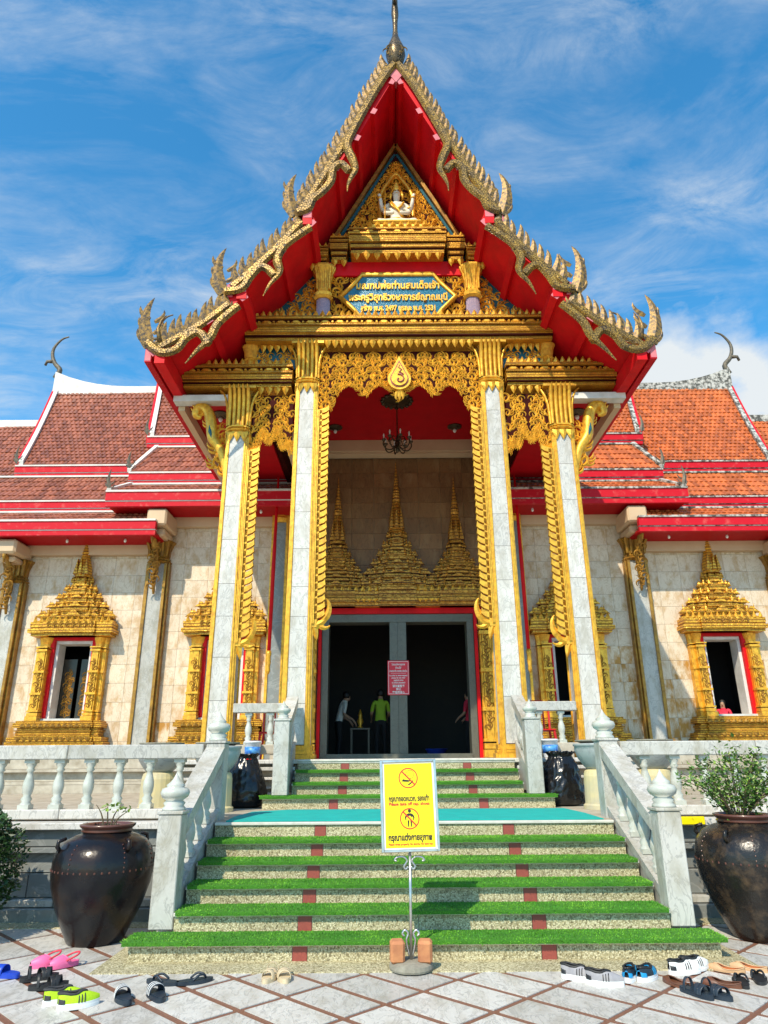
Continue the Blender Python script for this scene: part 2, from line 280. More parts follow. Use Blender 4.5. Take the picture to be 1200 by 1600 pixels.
# ------------------------------------------------------------------ mesh helpers
class MB:
    """collects shapes into one mesh"""
    def __init__(s): s.v = []; s.f = []; s.m = []; s.xf = None
    def add(s, verts, faces, m=0):
        o = len(s.v)
        if s.xf: verts = [s.xf(p) for p in verts]
        s.v.extend(verts); s.f.extend([tuple(i + o for i in f) for f in faces]); s.m.extend([m] * len(faces))
        return s
    def box(s, x0, x1, y0, y1, z0, z1, m=0, b=0.0):
        if b <= 0:
            v = [(x0, y0, z0), (x1, y0, z0), (x1, y1, z0), (x0, y1, z0), (x0, y0, z1), (x1, y0, z1), (x1, y1, z1), (x0, y1, z1)]
            return s.add(v, [(0, 3, 2, 1), (4, 5, 6, 7), (0, 1, 5, 4), (1, 2, 6, 5), (2, 3, 7, 6), (3, 0, 4, 7)], m)
        b = min(b, (x1 - x0) * .45, (y1 - y0) * .45, (z1 - z0) * .45)
        v = []; f = []
        def ring(z, i):
            return [(x0 + i, y0 + b, z), (x0 + b, y0 + i, z), (x1 - b, y0 + i, z), (x1 - i, y0 + b, z), (x1 - i, y1 - b, z), (x1 - b, y1 - i, z), (x0 + b, y1 - i, z), (x0 + i, y1 - b, z)]
        def ring2(z):
            return [(x0 + b, y0 + b, z), (x0 + b, y0 + b, z), (x1 - b, y0 + b, z), (x1 - b, y0 + b, z), (x1 - b, y1 - b, z), (x1 - b, y1 - b, z), (x0 + b, y1 - b, z), (x0 + b, y1 - b, z)]
        v = ring2(z0) + ring(z0 + b, 0) + ring(z1 - b, 0) + ring2(z1)
        for k in range(3):
            for i in range(8):
                j = (i + 1) % 8; f.append((k * 8 + i, k * 8 + j, k * 8 + 8 + j, k * 8 + 8 + i))
        f.append((6, 4, 2, 0)); f.append((24, 26, 28, 30))
        return s.add(v, f, m)
    def hexa(s, p, m=0):
        """8 corner points: bottom ring of 4 then top ring of 4"""
        return s.add(p, [(0, 3, 2, 1), (4, 5, 6, 7), (0, 1, 5, 4), (1, 2, 6, 5), (2, 3, 7, 6), (3, 0, 4, 7)], m)
    def prism(s, poly, y0, y1, m=0):
        """polygon in (x, z), extruded along y"""
        n = len(poly)
        v = [(x, y0, z) for x, z in poly] + [(x, y1, z) for x, z in poly]
        f = [tuple(range(n)), tuple(range(2 * n - 1, n - 1, -1))] + [(i, i + n, (i + 1) % n + n, (i + 1) % n) for i in range(n)]
        return s.add(v, f, m)
    def prism_x(s, poly, x0, x1, m=0):
        """polygon in (y, z), extruded along x"""
        n = len(poly)
        v = [(x0, y, z) for y, z in poly] + [(x1, y, z) for y, z in poly]
        f = [tuple(range(n)), tuple(range(2 * n - 1, n - 1, -1))] + [(i, i + n, (i + 1) % n + n, (i + 1) % n) for i in range(n)]
        return s.add(v, f, m)
    def prism_z(s, poly, z0, z1, m=0):
        n = len(poly)
        v = [(x, y, z0) for x, y in poly] + [(x, y, z1) for x, y in poly]
        f = [tuple(range(n - 1, -1, -1)), tuple(range(n, 2 * n))] + [(i, (i + 1) % n, (i + 1) % n + n, i + n) for i in range(n)]
        return s.add(v, f, m)
    def lathe(s, prof, cx, cy, n=20, m=0, plan=None, a0=0.0):
        """profile of (radius, z) turned about (cx, cy); plan = unit polygon instead of a circle"""
        pl = plan or [(cos(a0 + 2 * pi * i / n), sin(a0 + 2 * pi * i / n)) for i in range(n)]
        n = len(pl); v = []; f = []
        for r, z in prof: v += [(cx + r * a, cy + r * b, z) for a, b in pl]
        for k in range(len(prof) - 1):
            for i in range(n):
                j = (i + 1) % n; f.append((k * n + i, k * n + j, k * n + n + j, k * n + n + i))
        f.append(tuple(range(n - 1, -1, -1))); f.append(tuple(range((len(prof) - 1) * n, len(prof) * n)))
        return s.add(v, f, m)
    def tube(s, pts, rad, n=8, m=0):
        P = [Vector(p) for p in pts]; v = []; f = []
        up = Vector((0, 0, 1)); prev = None
        for i, p in enumerate(P):
            t = (P[min(i + 1, len(P) - 1)] - P[max(i - 1, 0)])
            t = t.normalized() if t.length > 1e-9 else Vector((0, 0, 1))
            if prev is None:
                a = t.cross(up);
                if a.length < 1e-3: a = t.cross(Vector((1, 0, 0)))
            else: a = prev - t * prev.dot(t)
            a.normalize(); prev = a; b = t.cross(a)
            r = rad[i] if isinstance(rad, (list, tuple)) else rad
            v += [tuple(p + a * (r * cos(2 * pi * k / n)) + b * (r * sin(2 * pi * k / n))) for k in range(n)]
        for i in range(len(P) - 1):
            for k in range(n):
                q = (k + 1) % n; f.append((i * n + k, i * n + q, i * n + n + q, i * n + n + k))
        f.append(tuple(range(n - 1, -1, -1))); f.append(tuple(range((len(P) - 1) * n, len(P) * n)))
        return s.add(v, f, m)
    def bar(s, a, b, w, h, m=0):
        """rectangular bar from a to b; w = horizontal width, h = thickness"""
        a = Vector(a); b = Vector(b); t = (b - a).normalized()
        sd_ = t.cross(Vector((0, 0, 1)))
        if sd_.length < 1e-4: sd_ = Vector((1, 0, 0))
        sd_.normalize(); u = sd_.cross(t); sd_ *= w / 2; u *= h / 2
        return s.hexa([tuple(q) for q in (a - sd_ - u, a + sd_ - u, b + sd_ - u, b - sd_ - u, a - sd_ + u, a + sd_ + u, b + sd_ + u, b - sd_ + u)], m)
    def mesh(s, name, mats, smooth=False):
        me = bpy.data.meshes.new(name); me.from_pydata(s.v, [], s.f)
        for q in (mats if isinstance(mats, (list, tuple)) else [mats]): me.materials.append(M[q] if isinstance(q, str) else q)
        if isinstance(mats, (list, tuple)) and len(mats) > 1: me.polygons.foreach_set('material_index', s.m)
        if smooth: me.polygons.foreach_set('use_smooth', [True] * len(me.polygons))
        bm = bmesh.new(); bm.from_mesh(me); bmesh.ops.recalc_face_normals(bm, faces=bm.faces); bm.to_mesh(me); bm.free()
        me.update(); return me

WL = {}
def put(name, me, parent=None, loc=(0, 0, 0)):
    o = bpy.data.objects.new(name, me); COL.objects.link(o); o.location = loc
    WL[o.name] = Vector(loc)
    if parent is not None:
        o.parent = parent; o.matrix_parent_inverse = Matrix.Translation(-WL.get(parent.name, Vector((0, 0, 0))))
    return o
def part(mb, name, mats, parent=None, loc=(0, 0, 0), smooth=False):
    return put(name, mb.mesh(name, mats, smooth), parent, loc)
def tag(o, label, cat, group=None):
    o['label'] = label; o['category'] = cat
    if group: o['group'] = group
    return o
def thing(name, label, cat, loc=(0, 0, 0), group=None):
    o = bpy.data.objects.new(name, None); COL.objects.link(o); o.location = loc; o.empty_display_size = .2
    WL[o.name] = Vector(loc)
    return tag(o, label, cat, group)
def struct(o): o['kind'] = 'structure'; return o
def stuff(o): o['kind'] = 'stuff'; return o
def local_part(mb, name, mats, parent, smooth=False):
    """a part whose vertices are in the thing's own frame"""
    o = bpy.data.objects.new(name, mb.mesh(name, mats, smooth)); COL.objects.link(o); o.parent = parent
    return o
def bez(pts, n=6):
    """smooth curve through points (Catmull-Rom)"""
    out = []; P = [Vector(p) for p in pts]
    for i in range(len(P) - 1):
        p0 = P[max(i - 1, 0)]; p1 = P[i]; p2 = P[i + 1]; p3 = P[min(i + 2, len(P) - 1)]
        for k in range(n):
            t = k / n
            out.append(.5 * ((2 * p1) + (-p0 + p2) * t + (2 * p0 - 5 * p1 + 4 * p2 - p3) * t * t + (-p0 + 3 * p1 - 3 * p2 + p3) * t ** 3))
    out.append(P[-1]); return out

# --- carved ornament -------------------------------------------------------
def curl(p, a0, ln, turn, w, n=7, pw=1.4):
    """flat curled leaf: list of rings (left, crest, right) in 2-D with height"""
    x, z = p; rings = []
    for i in range(n + 1):
        t = i / n; a = a0 + turn * t ** pw
        ww = w * (1 - t) ** .65 * min(1, .55 + 2.2 * t) * .5
        nx, nz = -sin(a), cos(a)
        rings.append(((x + nx * ww, z + nz * ww), (x, z), (x - nx * ww, z - nz * ww), ww))
        x += cos(a) * ln / n; z += sin(a) * ln / n
    return rings
def curls_to(verts, faces, rings, hgt=1.0, back=False, th=0.0):
    k = 4 if back else 3
    o = len(verts)
    for l_, c_, r_, w in rings:
        h = w * hgt + .004
        verts.append((l_[0], th, l_[1])); verts.append((c_[0], th - h if not back else -h, c_[1])); verts.append((r_[0], th, r_[1]))
        if back: verts.append((c_[0], h, c_[1]))
    for i in range(len(rings) - 1):
        a = o + i * k; b = a + k
        for q in range(2 if not back else 4):
            q2 = (q + 1) % k; faces.append((a + q, a + q2, b + q2, b + q))
def kranok_template(seed, back=False):
    rnd = random.Random(seed); v = []; f = []
    curls_to(v, f, curl((0, -.45), 1.75, 1.75, -4.6, .34, 10, 1.2), .9, back)
    curls_to(v, f, curl((-.08, -.2), 2.3, .75, -1.9, .26, 6), 1.0, back)
    curls_to(v, f, curl((.02, .08), 2.0, .75, -1.7, .24, 6), 1.0, back)
    curls_to(v, f, curl((.16, .28), 1.6, .60, -1.5, .20, 6), 1.0, back)
    curls_to(v, f, curl((.05, -.42), .25, .65, 2.2, .22, 6), 1.0, back)
    return v, f
KR = [kranok_template(i) for i in range(2)]
KRB = kranok_template(0, True)
def place(mb, tpl, x, z, y, size, rot=0.0, flip=False, dep=1.0, m=0):
    c, s_ = cos(rot), sin(rot); out = []
    for a, h, b in tpl[0]:
        if flip: a = -a
        out.append((x + size * (c * a - s_ * b), y + size * h * dep, z + size * (s_ * a + c * b)))
    mb.add(out, tpl[1], m)
def fill_panel(mb, inside, x0, x1, z0, z1, y, size, seed=1, sym=None, jit=.25, m=0):
    """covers an area with mirrored flame scrolls; sym = x of the mirror axis"""
    rnd = random.Random(seed); st = size * .80; row = 0; z = z0 + st * .4
    while z < z1:
        x = (sym if sym is not None else x0) + (st * .5 if row % 2 == 0 else st * .98)
        k = 0
        while x < x1:
            rot = rnd.uniform(-.5, .5) + (.5 if k % 2 else -.35); sz = size * rnd.uniform(1 - jit, 1 + jit * .5); fl = bool((k + row) % 2)
            if inside(x, z): place(mb, KR[k % 2], x, z, y, sz, rot, fl, m=m)
            if sym is not None and inside(2 * sym - x, z): place(mb, KR[k % 2], 2 * sym - x, z, y, sz, -rot, not fl, m=m)
            x += st; k += 1
        z += st * .9; row += 1
def petal_mesh(w, h, d, name, mat, down=True, sharp=.35):
    """pointed lotus petal, base at the origin"""
    s_ = -1 if down else 1; mb = MB()
    o = [(-.5, 0), (-.52, .25), (-.30, .62), (0, 1), (.30, .62), (.52, .25), (.5, 0)]
    v = [(a * w, -d * .25, s_ * b * h) for a, b in o] + [(a * w, 0, s_ * b * h) for a, b in o] + [(0, -d, s_ * .12 * h), (0, -d * .9, s_ * .6 * h)]
    n = 7; f = []
    f += [(0, 1, 14), (1, 2, 15, 14), (2, 3, 15), (3, 4, 15), (4, 5, 14, 15), (5, 6, 14), (6, 0, 14)]
    f += [(i, i + n, (i + 1) % n + n, (i + 1) % n) for i in range(n)]
    mb.add(v, f); return mb.mesh(name, mat)
def lens_mesh(w, h, d, name, mat):
    mb = MB(); o = [(-.5, 0), (-.3, -.42), (.3, -.42), (.5, 0), (.3, .42), (-.3, .42)]
    v = [(a * w, 0, b * h) for a, b in o] + [(a * w * .6, -d, b * h * .6) for a, b in o]
    f = [(i, (i + 1) % 6, (i + 1) % 6 + 6, i + 6) for i in range(6)] + [tuple(range(6, 12))]
    mb.add(v, f); return mb.mesh(name, mat)
def flame_mesh(name, mat, h, w, bend=.5, th=.03, lobes=2, n=9):
    """free standing curved flame finial in the xz plane, base at the origin, tip bending to +x"""
    v = []; f = []
    curls_to(v, f, curl((0, 0), pi / 2 + bend * .55, h, -bend * 1.6, w * 2, n, 1.6), th / w, True)
    for k in range(lobes):
        curls_to(v, f, curl((-w * .3, h * (.10 + .22 * k)), pi / 2 + 1.0, h * .34, -1.3, w * .9, 5), th / w, True)
        curls_to(v, f, curl((w * .3, h * (.04 + .22 * k)), pi / 2 - 1.0, h * .30, 1.5, w * .8, 5), th / w, True)
    mb = MB(); mb.add(v, f); return mb.mesh(name, mat)
REDENT = []
def _redent():
    q = [(1, .45), (.88, .45), (.88, .66), (.77, .66), (.77, .77), (.66, .77), (.66, .88), (.45, .88), (.45, 1)]
    out = []
    for k in range(4):
        for a, b in q:
            c, s_ = round(cos(k * pi / 2)), round(sin(k * pi / 2)); out.append((a * c - b * s_, a * s_ + b * c))
    return out
REDENT = _redent()
SQ = [(1, 1), (-1, 1), (-1, -1), (1, -1)]

def text_mesh(s_, size, mat, depth=.004, align='CENTER', bold=0.0):
    cu = bpy.data.curves.new('lettering', 'FONT'); cu.body = s_; cu.align_x = align; cu.align_y = 'CENTER'; cu.size = size; cu.extrude = depth; cu.offset = bold
    cu.resolution_u = 3
    o = bpy.data.objects.new('lettering', cu); COL.objects.link(o)
    dg = bpy.context.evaluated_depsgraph_get(); dg.update()
    me = bpy.data.meshes.new_from_object(o.evaluated_get(dg)); me.transform(Matrix.Rotation(pi / 2, 4, 'X'))
    bpy.data.objects.remove(o); me.materials.clear(); me.materials.append(M[mat]); me.name = 'lettering'
    return me
def fit_text(me, width):
    xs = [v.co.x for v in me.vertices]
    k = width / max(1e-6, max(xs) - min(xs)); c = (max(xs) + min(xs)) / 2
    me.transform(Matrix.Translation((0, 0, 0)) @ Matrix.Diagonal((k, 1, 1, 1)) @ Matrix.Translation((-c, 0, 0)))
    return me
def skin_mesh(name, joints, bones, mats, paint=None, sub=2, root=0):
    """one continuous body grown from a skeleton: joints = [(x, y, z, rx, ry)]"""
    me = bpy.data.meshes.new(name); me.from_pydata([j[:3] for j in joints], bones, [])
    o = bpy.data.objects.new(name, me); COL.objects.link(o)
    md = o.modifiers.new('skin', 'SKIN'); md.use_smooth_shade = True
    sv = me.skin_vertices[0].data
    for i, j in enumerate(joints):
        sv[i].radius = (j[3], j[4] if len(j) > 4 else j[3]); sv[i].use_root = (i == root)
    s2 = o.modifiers.new('sub', 'SUBSURF'); s2.levels = sub; s2.render_levels = sub
    dg = bpy.context.evaluated_depsgraph_get(); dg.update()
    m2 = bpy.data.meshes.new_from_object(o.evaluated_get(dg)); m2.name = name
    bpy.data.objects.remove(o); m2.materials.clear()
    for q in mats: m2.materials.append(M[q])
    for p in m2.polygons:
        p.use_smooth = True; p.material_index = paint(p.center) if paint else 0
    return m2

# ================================================================== SETTING
mb = MB(); mb.box(-400, 400, -300, 500, -.30, -.012)
struct(part(mb, 'ground', 'ground'))
mb = MB(); mb.box(-9, 9, -3, 8.3, -.006, 0.0)
paving = struct(part(mb, 'paving', 'strip'))
du, dv = .527, .85
mb = MB()
a, b = du - .082, dv - .066
cr = [(-a / 2, -b / 2), (a / 2, -b / 2), (a / 2, b / 2), (-a / 2, b / 2)]
mb.prism_z([((u + v) / 2, (u - v) / 2) for u, v in cr][::-1], 0.0, .006)
tile_me = mb.mesh('tile', 'tilefl')
for k in range(-16, 40):
    for j in range(-8, 20):
        u = 3.5 + du * (k + .5); v = -10.8 + dv * (j + .5)
        x, y = (u + v) / 2, (u - v) / 2
        if abs(x) > 4.7 or y < 3.7 or y > 7.9: continue
        if abs(x) < 2.2 and y > 6.6: continue
        put('tile', tile_me, paving, (x, y, random.uniform(0, .0015)))
mb = MB()
mb.box(-2.56, 2.56, 6.10, 6.42, 0, .014)
mb.box(-2.56, -2.37, 6.42, 7.86, 0, .014); mb.box(2.37, 2.56, 6.42, 7.86, 0, .014)
mb.box(-9, -2.56, 7.62, 7.9, 0, .014); mb.box(2.56, 9, 7.62, 7.9, 0, .014)
struct(part(mb, 'pebble_border', 'pebble'))

# ------------------------------------------------------------------ terrace
RIS, TR, Y1 = .15, .33, 6.40
ZL = 6 * RIS                       # landing level
YL = Y1 + 5 * TR                   # front of the landing
RU, TU, YU = .155, .30, 9.95
ZP = ZL + 4 * RU                   # porch floor
mb = MB()
mb.box(-15, 15, 8.16, 16.4, 0.002, ZL)
mb.box(-2.13, 2.13, YL + .03, 8.16, 0.002, ZL)
terrace = struct(part(mb, 'terrace', 'cream'))
def slabs(x0, x1, n, y0, y1, z0, z1, mat, parent, name='slab', gap=.004):
    w = (x1 - x0) / n
    q = MB(); q.box(-w / 2 + gap, w / 2 - gap, 0, y1 - y0, 0, z1 - z0, 0, .006)
    me = q.mesh(name, mat)
    for i in range(n): put(name, me, parent, (x0 + w * (i + .5), y0 + random.uniform(0, .003), z0))
for s in (-1, 1):
    xa, xb = (2.36, 9.0) if s > 0 else (-9.0, -2.36)
    for z0, z1, y0, mt, n in ((0, .13, 7.86, 'marble_d', 7), (.135, .20, 7.92, 'marble_g', 5), (.205, .43, 8.02, 'marble_d', 8), (.435, .62, 8.04, 'marble_d', 7),
                              (.625, .68, 7.95, 'marble_d', 5), (.685, .845, 7.99, 'marble_d', 7), (.85, .915, 7.90, 'marble', 6)):
        slabs(xa, xb, n, y0, 8.17, z0 + .001, z1, mt, terrace)

# ------------------------------------------------------------------ stairs
def staircase(name, label, y0, tread, rise, z0, n, halfw, first_half, last_to):
    t = thing(name, label, 'staircase', (0, y0, z0))
    for i in range(n):
        hw = first_half if i == 0 else halfw
        ya = y0 + tread * i; yb = (y0 + tread * (i + 1) - .003) if i < n - 1 else last_to
        za, zb = z0 + rise * i, z0 + rise * (i + 1)
        q = MB(); q.box(-hw + .003, hw - .003, ya + .018, yb + .018, z0 + .003, zb - .032)
        st = part(q, 'step', 'stonelip', t)
        q = MB(); q.box(-hw - .004, hw + .004, ya - .022, yb + .012, zb - .030, zb, 0, .006); part(q, 'nosing', 'stonelip', st)
        bx = 1.0 if hw > 1.9 else .9
        segs = [(-hw, -bx - .06), (-bx + .06, -.03), (-.03, bx - .06), (bx + .06, hw)]
        for a_, b_ in segs:
            q = MB(); q.box(a_ + .003, b_ - .003, ya, ya + .02, za + .002, zb - .033); part(q, 'riser_panel', 'pebble', st)
        for c in (-bx, bx):
            q = MB(); q.box(c - .058, c + .058, ya - .002, ya + .02, za + .002, zb - .033); part(q, 'red_band', 'redband', st)
    return t
staircase('lower_staircase', 'wide lower flight of pebble-faced stone steps in front of the terrace', Y1, TR, RIS, 0, 6, 2.12, 2.38, YL + .015)
staircase('upper_staircase', 'narrow upper flight of pebble-faced steps leading up to the temple doors', YU, TU, RU, ZL, 4, 1.60, 1.95, 10.97)

# ------------------------------------------------------------------ artificial grass mats
def grass_mat(x0, x1, y0, y1, z, label, seed, lip=.022):
    rnd = random.Random(seed); q = MB()
    q.box(x0, x1, y0, y1, z + .001, z + .012, 1); q.box(x0, x1, y0 - .008, y0 + .004, z - lip * .75, z + .010, 1)
    area = (x1 - x0) * (y1 - y0); n = int(area * 5200)
    V = []; F = []
    def blade(p, d, h, w):
        a = rnd.uniform(0, pi); dx, dy = cos(a) * w / 2, sin(a) * w / 2; o = len(V)
        V.extend([(p[0] - dx, p[1] - dy, p[2]), (p[0] + dx, p[1] + dy, p[2]), (p[0] + d[0] * h, p[1] + d[1] * h, p[2] + d[2] * h)]); F.append((o, o + 1, o + 2))
    for i in range(n):
        blade((rnd.uniform(x0, x1), rnd.uniform(y0, y1), z + .010), (rnd.uniform(-.5, .5), rnd.uniform(-.6, .3), 1), rnd.uniform(.006, .015), .011)
    for i in range(int((x1 - x0) * 420)):
        blade((rnd.uniform(x0, x1), y0 - .006, z + rnd.uniform(-lip * .8, .012)), (rnd.uniform(-.5, .5), -1, rnd.uniform(-.7, .35)), rnd.uniform(.006, .016), .010)
    for s_ in (x0, x1):
        for i in range(int((y1 - y0) * 300)):
            blade((s_, rnd.uniform(y0, y1), z + .008), (.9 if s_ == x1 else -.9, rnd.uniform(-.5, .5), rnd.uniform(-.2, .6)), rnd.uniform(.015, .03), .009)
    q.add(V, F, 0)
    o = part(q, 'grass_mat', ['turf', 'turfback']); return tag(o, label, 'grass mat', 'green artificial grass mats on the stairs')
ordn = ['lowest and widest', 'second from bottom', 'third from bottom', 'fourth from bottom', 'topmost']
for i in range(5):
    hw = 2.42 if i == 0 else 2.10
    grass_mat(-hw, hw, Y1 + TR * i - .045, Y1 + TR * (i + 1) - .025, RIS * (i + 1), 'bright green artificial grass mat on the lower stairs, %s' % ordn[i], 30 + i)
on2 = ['lowest and widest', 'middle one', 'topmost']
for i in range(3):
    hw = 1.98 if i == 0 else 1.58
    grass_mat(-hw, hw, YU + TU * i - .04, YU + TU * (i + 1) - .02, ZL + RU * (i + 1), 'green artificial grass mat on the upper stairs below the doors, %s' % on2[i], 40 + i, .03)
mb = MB()
edge = [(-2.02, 8.10), (2.03, 8.08), (2.05, 8.9), (2.0, 9.72), (-1.55, 9.78), (-1.98, 9.45), (-2.05, 8.7)]
mb.prism_z(edge, ZL + .002, ZL + .012)
tag(part(mb, 'carpet', 'carpet'), 'flat turquoise carpet lying across the landing between the two flights', 'carpet')

# ------------------------------------------------------------------ balustrades
def bal_profile(h, r):
    k = h
    return [(r * 1.02, 0), (r * 1.02, .10 * k), (r * .74, .14 * k), (r * .98, .20 * k), (r * .62, .26 * k), (r * .86, .33 * k), (r * 1.0, .44 * k), (r * .92, .54 * k), (r * .62, .66 * k), (r * .48, .75 * k), (r * .80, .79 * k), (r * .56, .83 * k), (r * .9, .90 * k), (r * .95, 1.0 * k)]
def bal_mesh(h, r):
    q = MB(); q.lathe(bal_profile(h, r), 0, 0, 14)
    q.box(-r, r, -r, r, -.004, .09 * h); q.box(-r * .95, r * .95, -r * .95, r * .95, .93 * h, h + .004)
    me = q.mesh('baluster', 'porcelain'); 
    for p in me.polygons: p.use_smooth = len(p.vertices) == 4 and p.index < 14 * 13
    return me
def finial_mesh(k=1.0):
    q = MB(); q.lathe([(.105 * k, 0), (.105 * k, .02 * k), (.085 * k, .04 * k), (.10 * k, .065 * k), (.075 * k, .085 * k), (.118 * k, .115 * k), (.132 * k, .15 * k), (.118 * k, .185 * k), (.075 * k, .20 * k), (.085 * k, .215 * k), (.06 * k, .235 * k), (.032 * k, .265 * k), (.012 * k, .30 * k), (.002, .325 * k)], 0, 0, 20)
    return q.mesh('finial', 'porcelain', True)
FIN, FINS = finial_mesh(1.0), finial_mesh(.78)
B1 = bal_mesh(.52, .062); B2 = bal_mesh(.46, .055); BS = bal_mesh(.47, .058)
def stone_post(mb_, x0, x1, y0, y1, z0, z1):
    mb_.box(x0, x1, y0, y1, z0, z1 - .03, 0, .008); mb_.box(x0 - .012, x1 + .012, y0 - .012, y1 + .012, z1 - .028, z1, 0, .006)
for s, side in ((-1, 'left'), (1, 'right')):
    # long terrace balustrade
    t = thing('terrace_balustrade', 'white marble balustrade along the terrace edge, %s of the stairs' % side, 'balustrade', (s * 5.5, 8.45, ZL), 'terrace balustrades')
    xa, xb = 2.38, 8.6
    n = 4; w = (xb - xa) / n
    for i in range(n):
        q = MB(); q.box(min(s * (xa + w * i), s * (xa + w * (i + 1))) + .003, max(s * (xa + w * i), s * (xa + w * (i + 1))) - .003, 8.35, 8.55, 1.545, 1.70, 0, .01); part(q, 'top_rail', 'marble_g', t)
        q = MB(); q.box(min(s * (xa + w * i), s * (xa + w * (i + 1))) + .003, max(s * (xa + w * i), s * (xa + w * (i + 1))) - .003, 8.34, 8.56, ZL + .018, 1.02, 0, .01); part(q, 'bottom_rail', 'marble', t)
    k = 0; x = 2.66
    while x < 8.5:
        put('baluster', B1, t, (s * x, 8.45, 1.022)); x += .342; k += 1
    # sloping stair balustrade
    t = thing('stair_balustrade', 'sloping marble balustrade with pointed finials, %s side of the lower stairs' % side, 'balustrade', (s * 2.23, 6.85, RIS), 'stair balustrades')
    xc = s * 2.235; h = .105
    q = MB(); stone_post(q, xc - h, xc + h, 6.74, 6.95, RIS + .016, 1.10); part(q, 'newel_post', 'marble_g', t)
    q = MB(); stone_post(q, xc - h, xc + h, 8.30, 8.53, .05, 1.735); part(q, 'rear_post', 'marble_g', t)
    put('finial', FIN, t, (xc, 6.845, 1.10)); put('finial', FIN, t, (xc, 8.415, 1.735))
    def sl(y): return (y - 6.95) / (8.30 - 6.95)
    def zr(y, a_, b_): return a_ + (b_ - a_) * sl(y)
    for nm, za, zb, th, hw, mt in (('top_rail', .96, 1.60, .13, .105, 'marble_g'), ('rail_moulding', .90, 1.54, .05, .085, 'marble'), ('bottom_rail', .40, .98, .085, .095, 'marble_g')):
        q = MB(); q.hexa([(xc - hw, 6.952, za - th / 2), (xc + hw, 6.952, za - th / 2), (xc + hw, 8.298, zb - th / 2), (xc - hw, 8.298, zb - th / 2), (xc - hw, 6.952, za + th / 2), (xc + hw, 6.952, za + th / 2), (xc + hw, 8.298, zb + th / 2), (xc - hw, 8.298, zb + th / 2)])
        part(q, nm, mt, t)
    q = MB(); q.prism_x([(6.952, .016), (8.298, .016), (8.298, .93), (6.952, .352)], xc - .088, xc + .088); part(q, 'cheek_wall', 'marble_g', t)
    for y in (7.17, 7.46, 7.75, 8.04):
        put('baluster', BS, t, (xc, y, zr(y, .43, 1.01)))
    # upper stair balustrade
    t = thing('stair_balustrade', 'short sloping marble balustrade with carved panel, %s side of the upper stairs' % side, 'balustrade', (s * 1.73, 10.15, ZL + RU), 'stair balustrades')
    xc = s * 1.735; h = .105
    q = MB(); stone_post(q, xc - h, xc + h, 10.02, 10.23, ZL + RU + .014, 2.06); part(q, 'newel_post', 'marble_g', t)
    put('finial', FINS, t, (xc, 10.125, 2.06))
    q = MB(); q.hexa([(xc - .09, 10.232, 1.90), (xc + .09, 10.232, 1.90), (xc + .09, 11.05, 2.30), (xc - .09, 11.05, 2.30), (xc - .09, 10.232, 2.04), (xc + .09, 10.232, 2.04), (xc + .09, 11.05, 2.44), (xc - .09, 11.05, 2.44)]); part(q, 'top_rail', 'marble_g', t)
    q = MB(); q.prism_x([(10.232, ZL + .2), (11.05, ZL + .2), (11.05, 1.78), (10.232, 1.36)], xc - .07, xc + .07); part(q, 'cheek_wall', 'marble_g', t)
    q = MB()
    for i in range(4):
        y = 10.38 + i * .19; z = 1.40 + (y - 10.23) * .5
        q.tube([(xc, y - .03, z), (xc, y + .06, z + .14), (xc, y - .03, z + .28), (xc, y + .08, z + .44), (xc, y + .02, z + .52)], [.05, .06, .045, .05, .02], 7)
    part(q, 'carved_panel', 'marble', t, smooth=True)
    # porch balustrade between the columns
    t = thing('porch_balustrade', 'small balustrade with two balusters between the porch columns, %s of the upper stairs' % side, 'balustrade', (s * 2.25, 11.2, ZP), 'porch balustrades')
    xa, xb = sorted((s * 1.86, s * 2.66))
    q = MB(); q.box(xa, xb, 11.10, 11.28, 2.21, 2.35, 0, .01); part(q, 'top_rail', 'marble_g', t)
    q = MB(); q.box(xa, xb, 11.10, 11.28, 1.60, 1.74, 0, .01); part(q, 'bottom_rail', 'cream', t)
    for x in (2.08, 2.42): put('baluster', B2, t, (s * x, 11.19, 1.742))
    for x in (xa + .15, xb - .15):
        q = MB(); q.box(x - .05, x + .05, 11.12, 11.26, ZP + .005, 1.598); part(q, 'foot_block', 'cream', t)

# porch platform and hall plinth (mouldings)
t = tag(bpy.data.objects.new('porch_platform', None), 'pale stone platform with stepped mouldings that carries the porch columns', 'platform'); COL.objects.link(t); WL[t.name] = Vector((0, 0, 0))
q = MB(); q.box(-3.36, 3.36, 10.98, 15.9, ZL + .003, ZP - .06); part(q, 'core', 'cream', t)
q = MB(); q.box(-3.5, 3.5, 10.84, 15.95, ZP - .058, ZP + .004, 0, .01); part(q, 'floor_slab', 'marble', t)
for s in (-1, 1):
    for z0, z1, y0 in ((ZL + .002, ZL + .10, 10.80), (ZL + .105, ZL + .17, 10.86), (ZL + .22, ZL + .25, 10.90), (ZL + .34, ZL + .38, 10.88), (ZL + .47, ZL + .52, 10.86)):
        xa, xb = sorted((s * 1.64, s * 3.46)); q = MB(); q.box(xa, xb, y0, 10.99, z0, z1, 0, .006); part(q, 'moulding', 'marble', t)
        xa, xb = sorted((s * 3.35, s * 3.46)); q = MB(); q.box(xa, xb, 10.99, 15.8, z0, z1, 0, .006); part(q, 'moulding', 'marble', t)

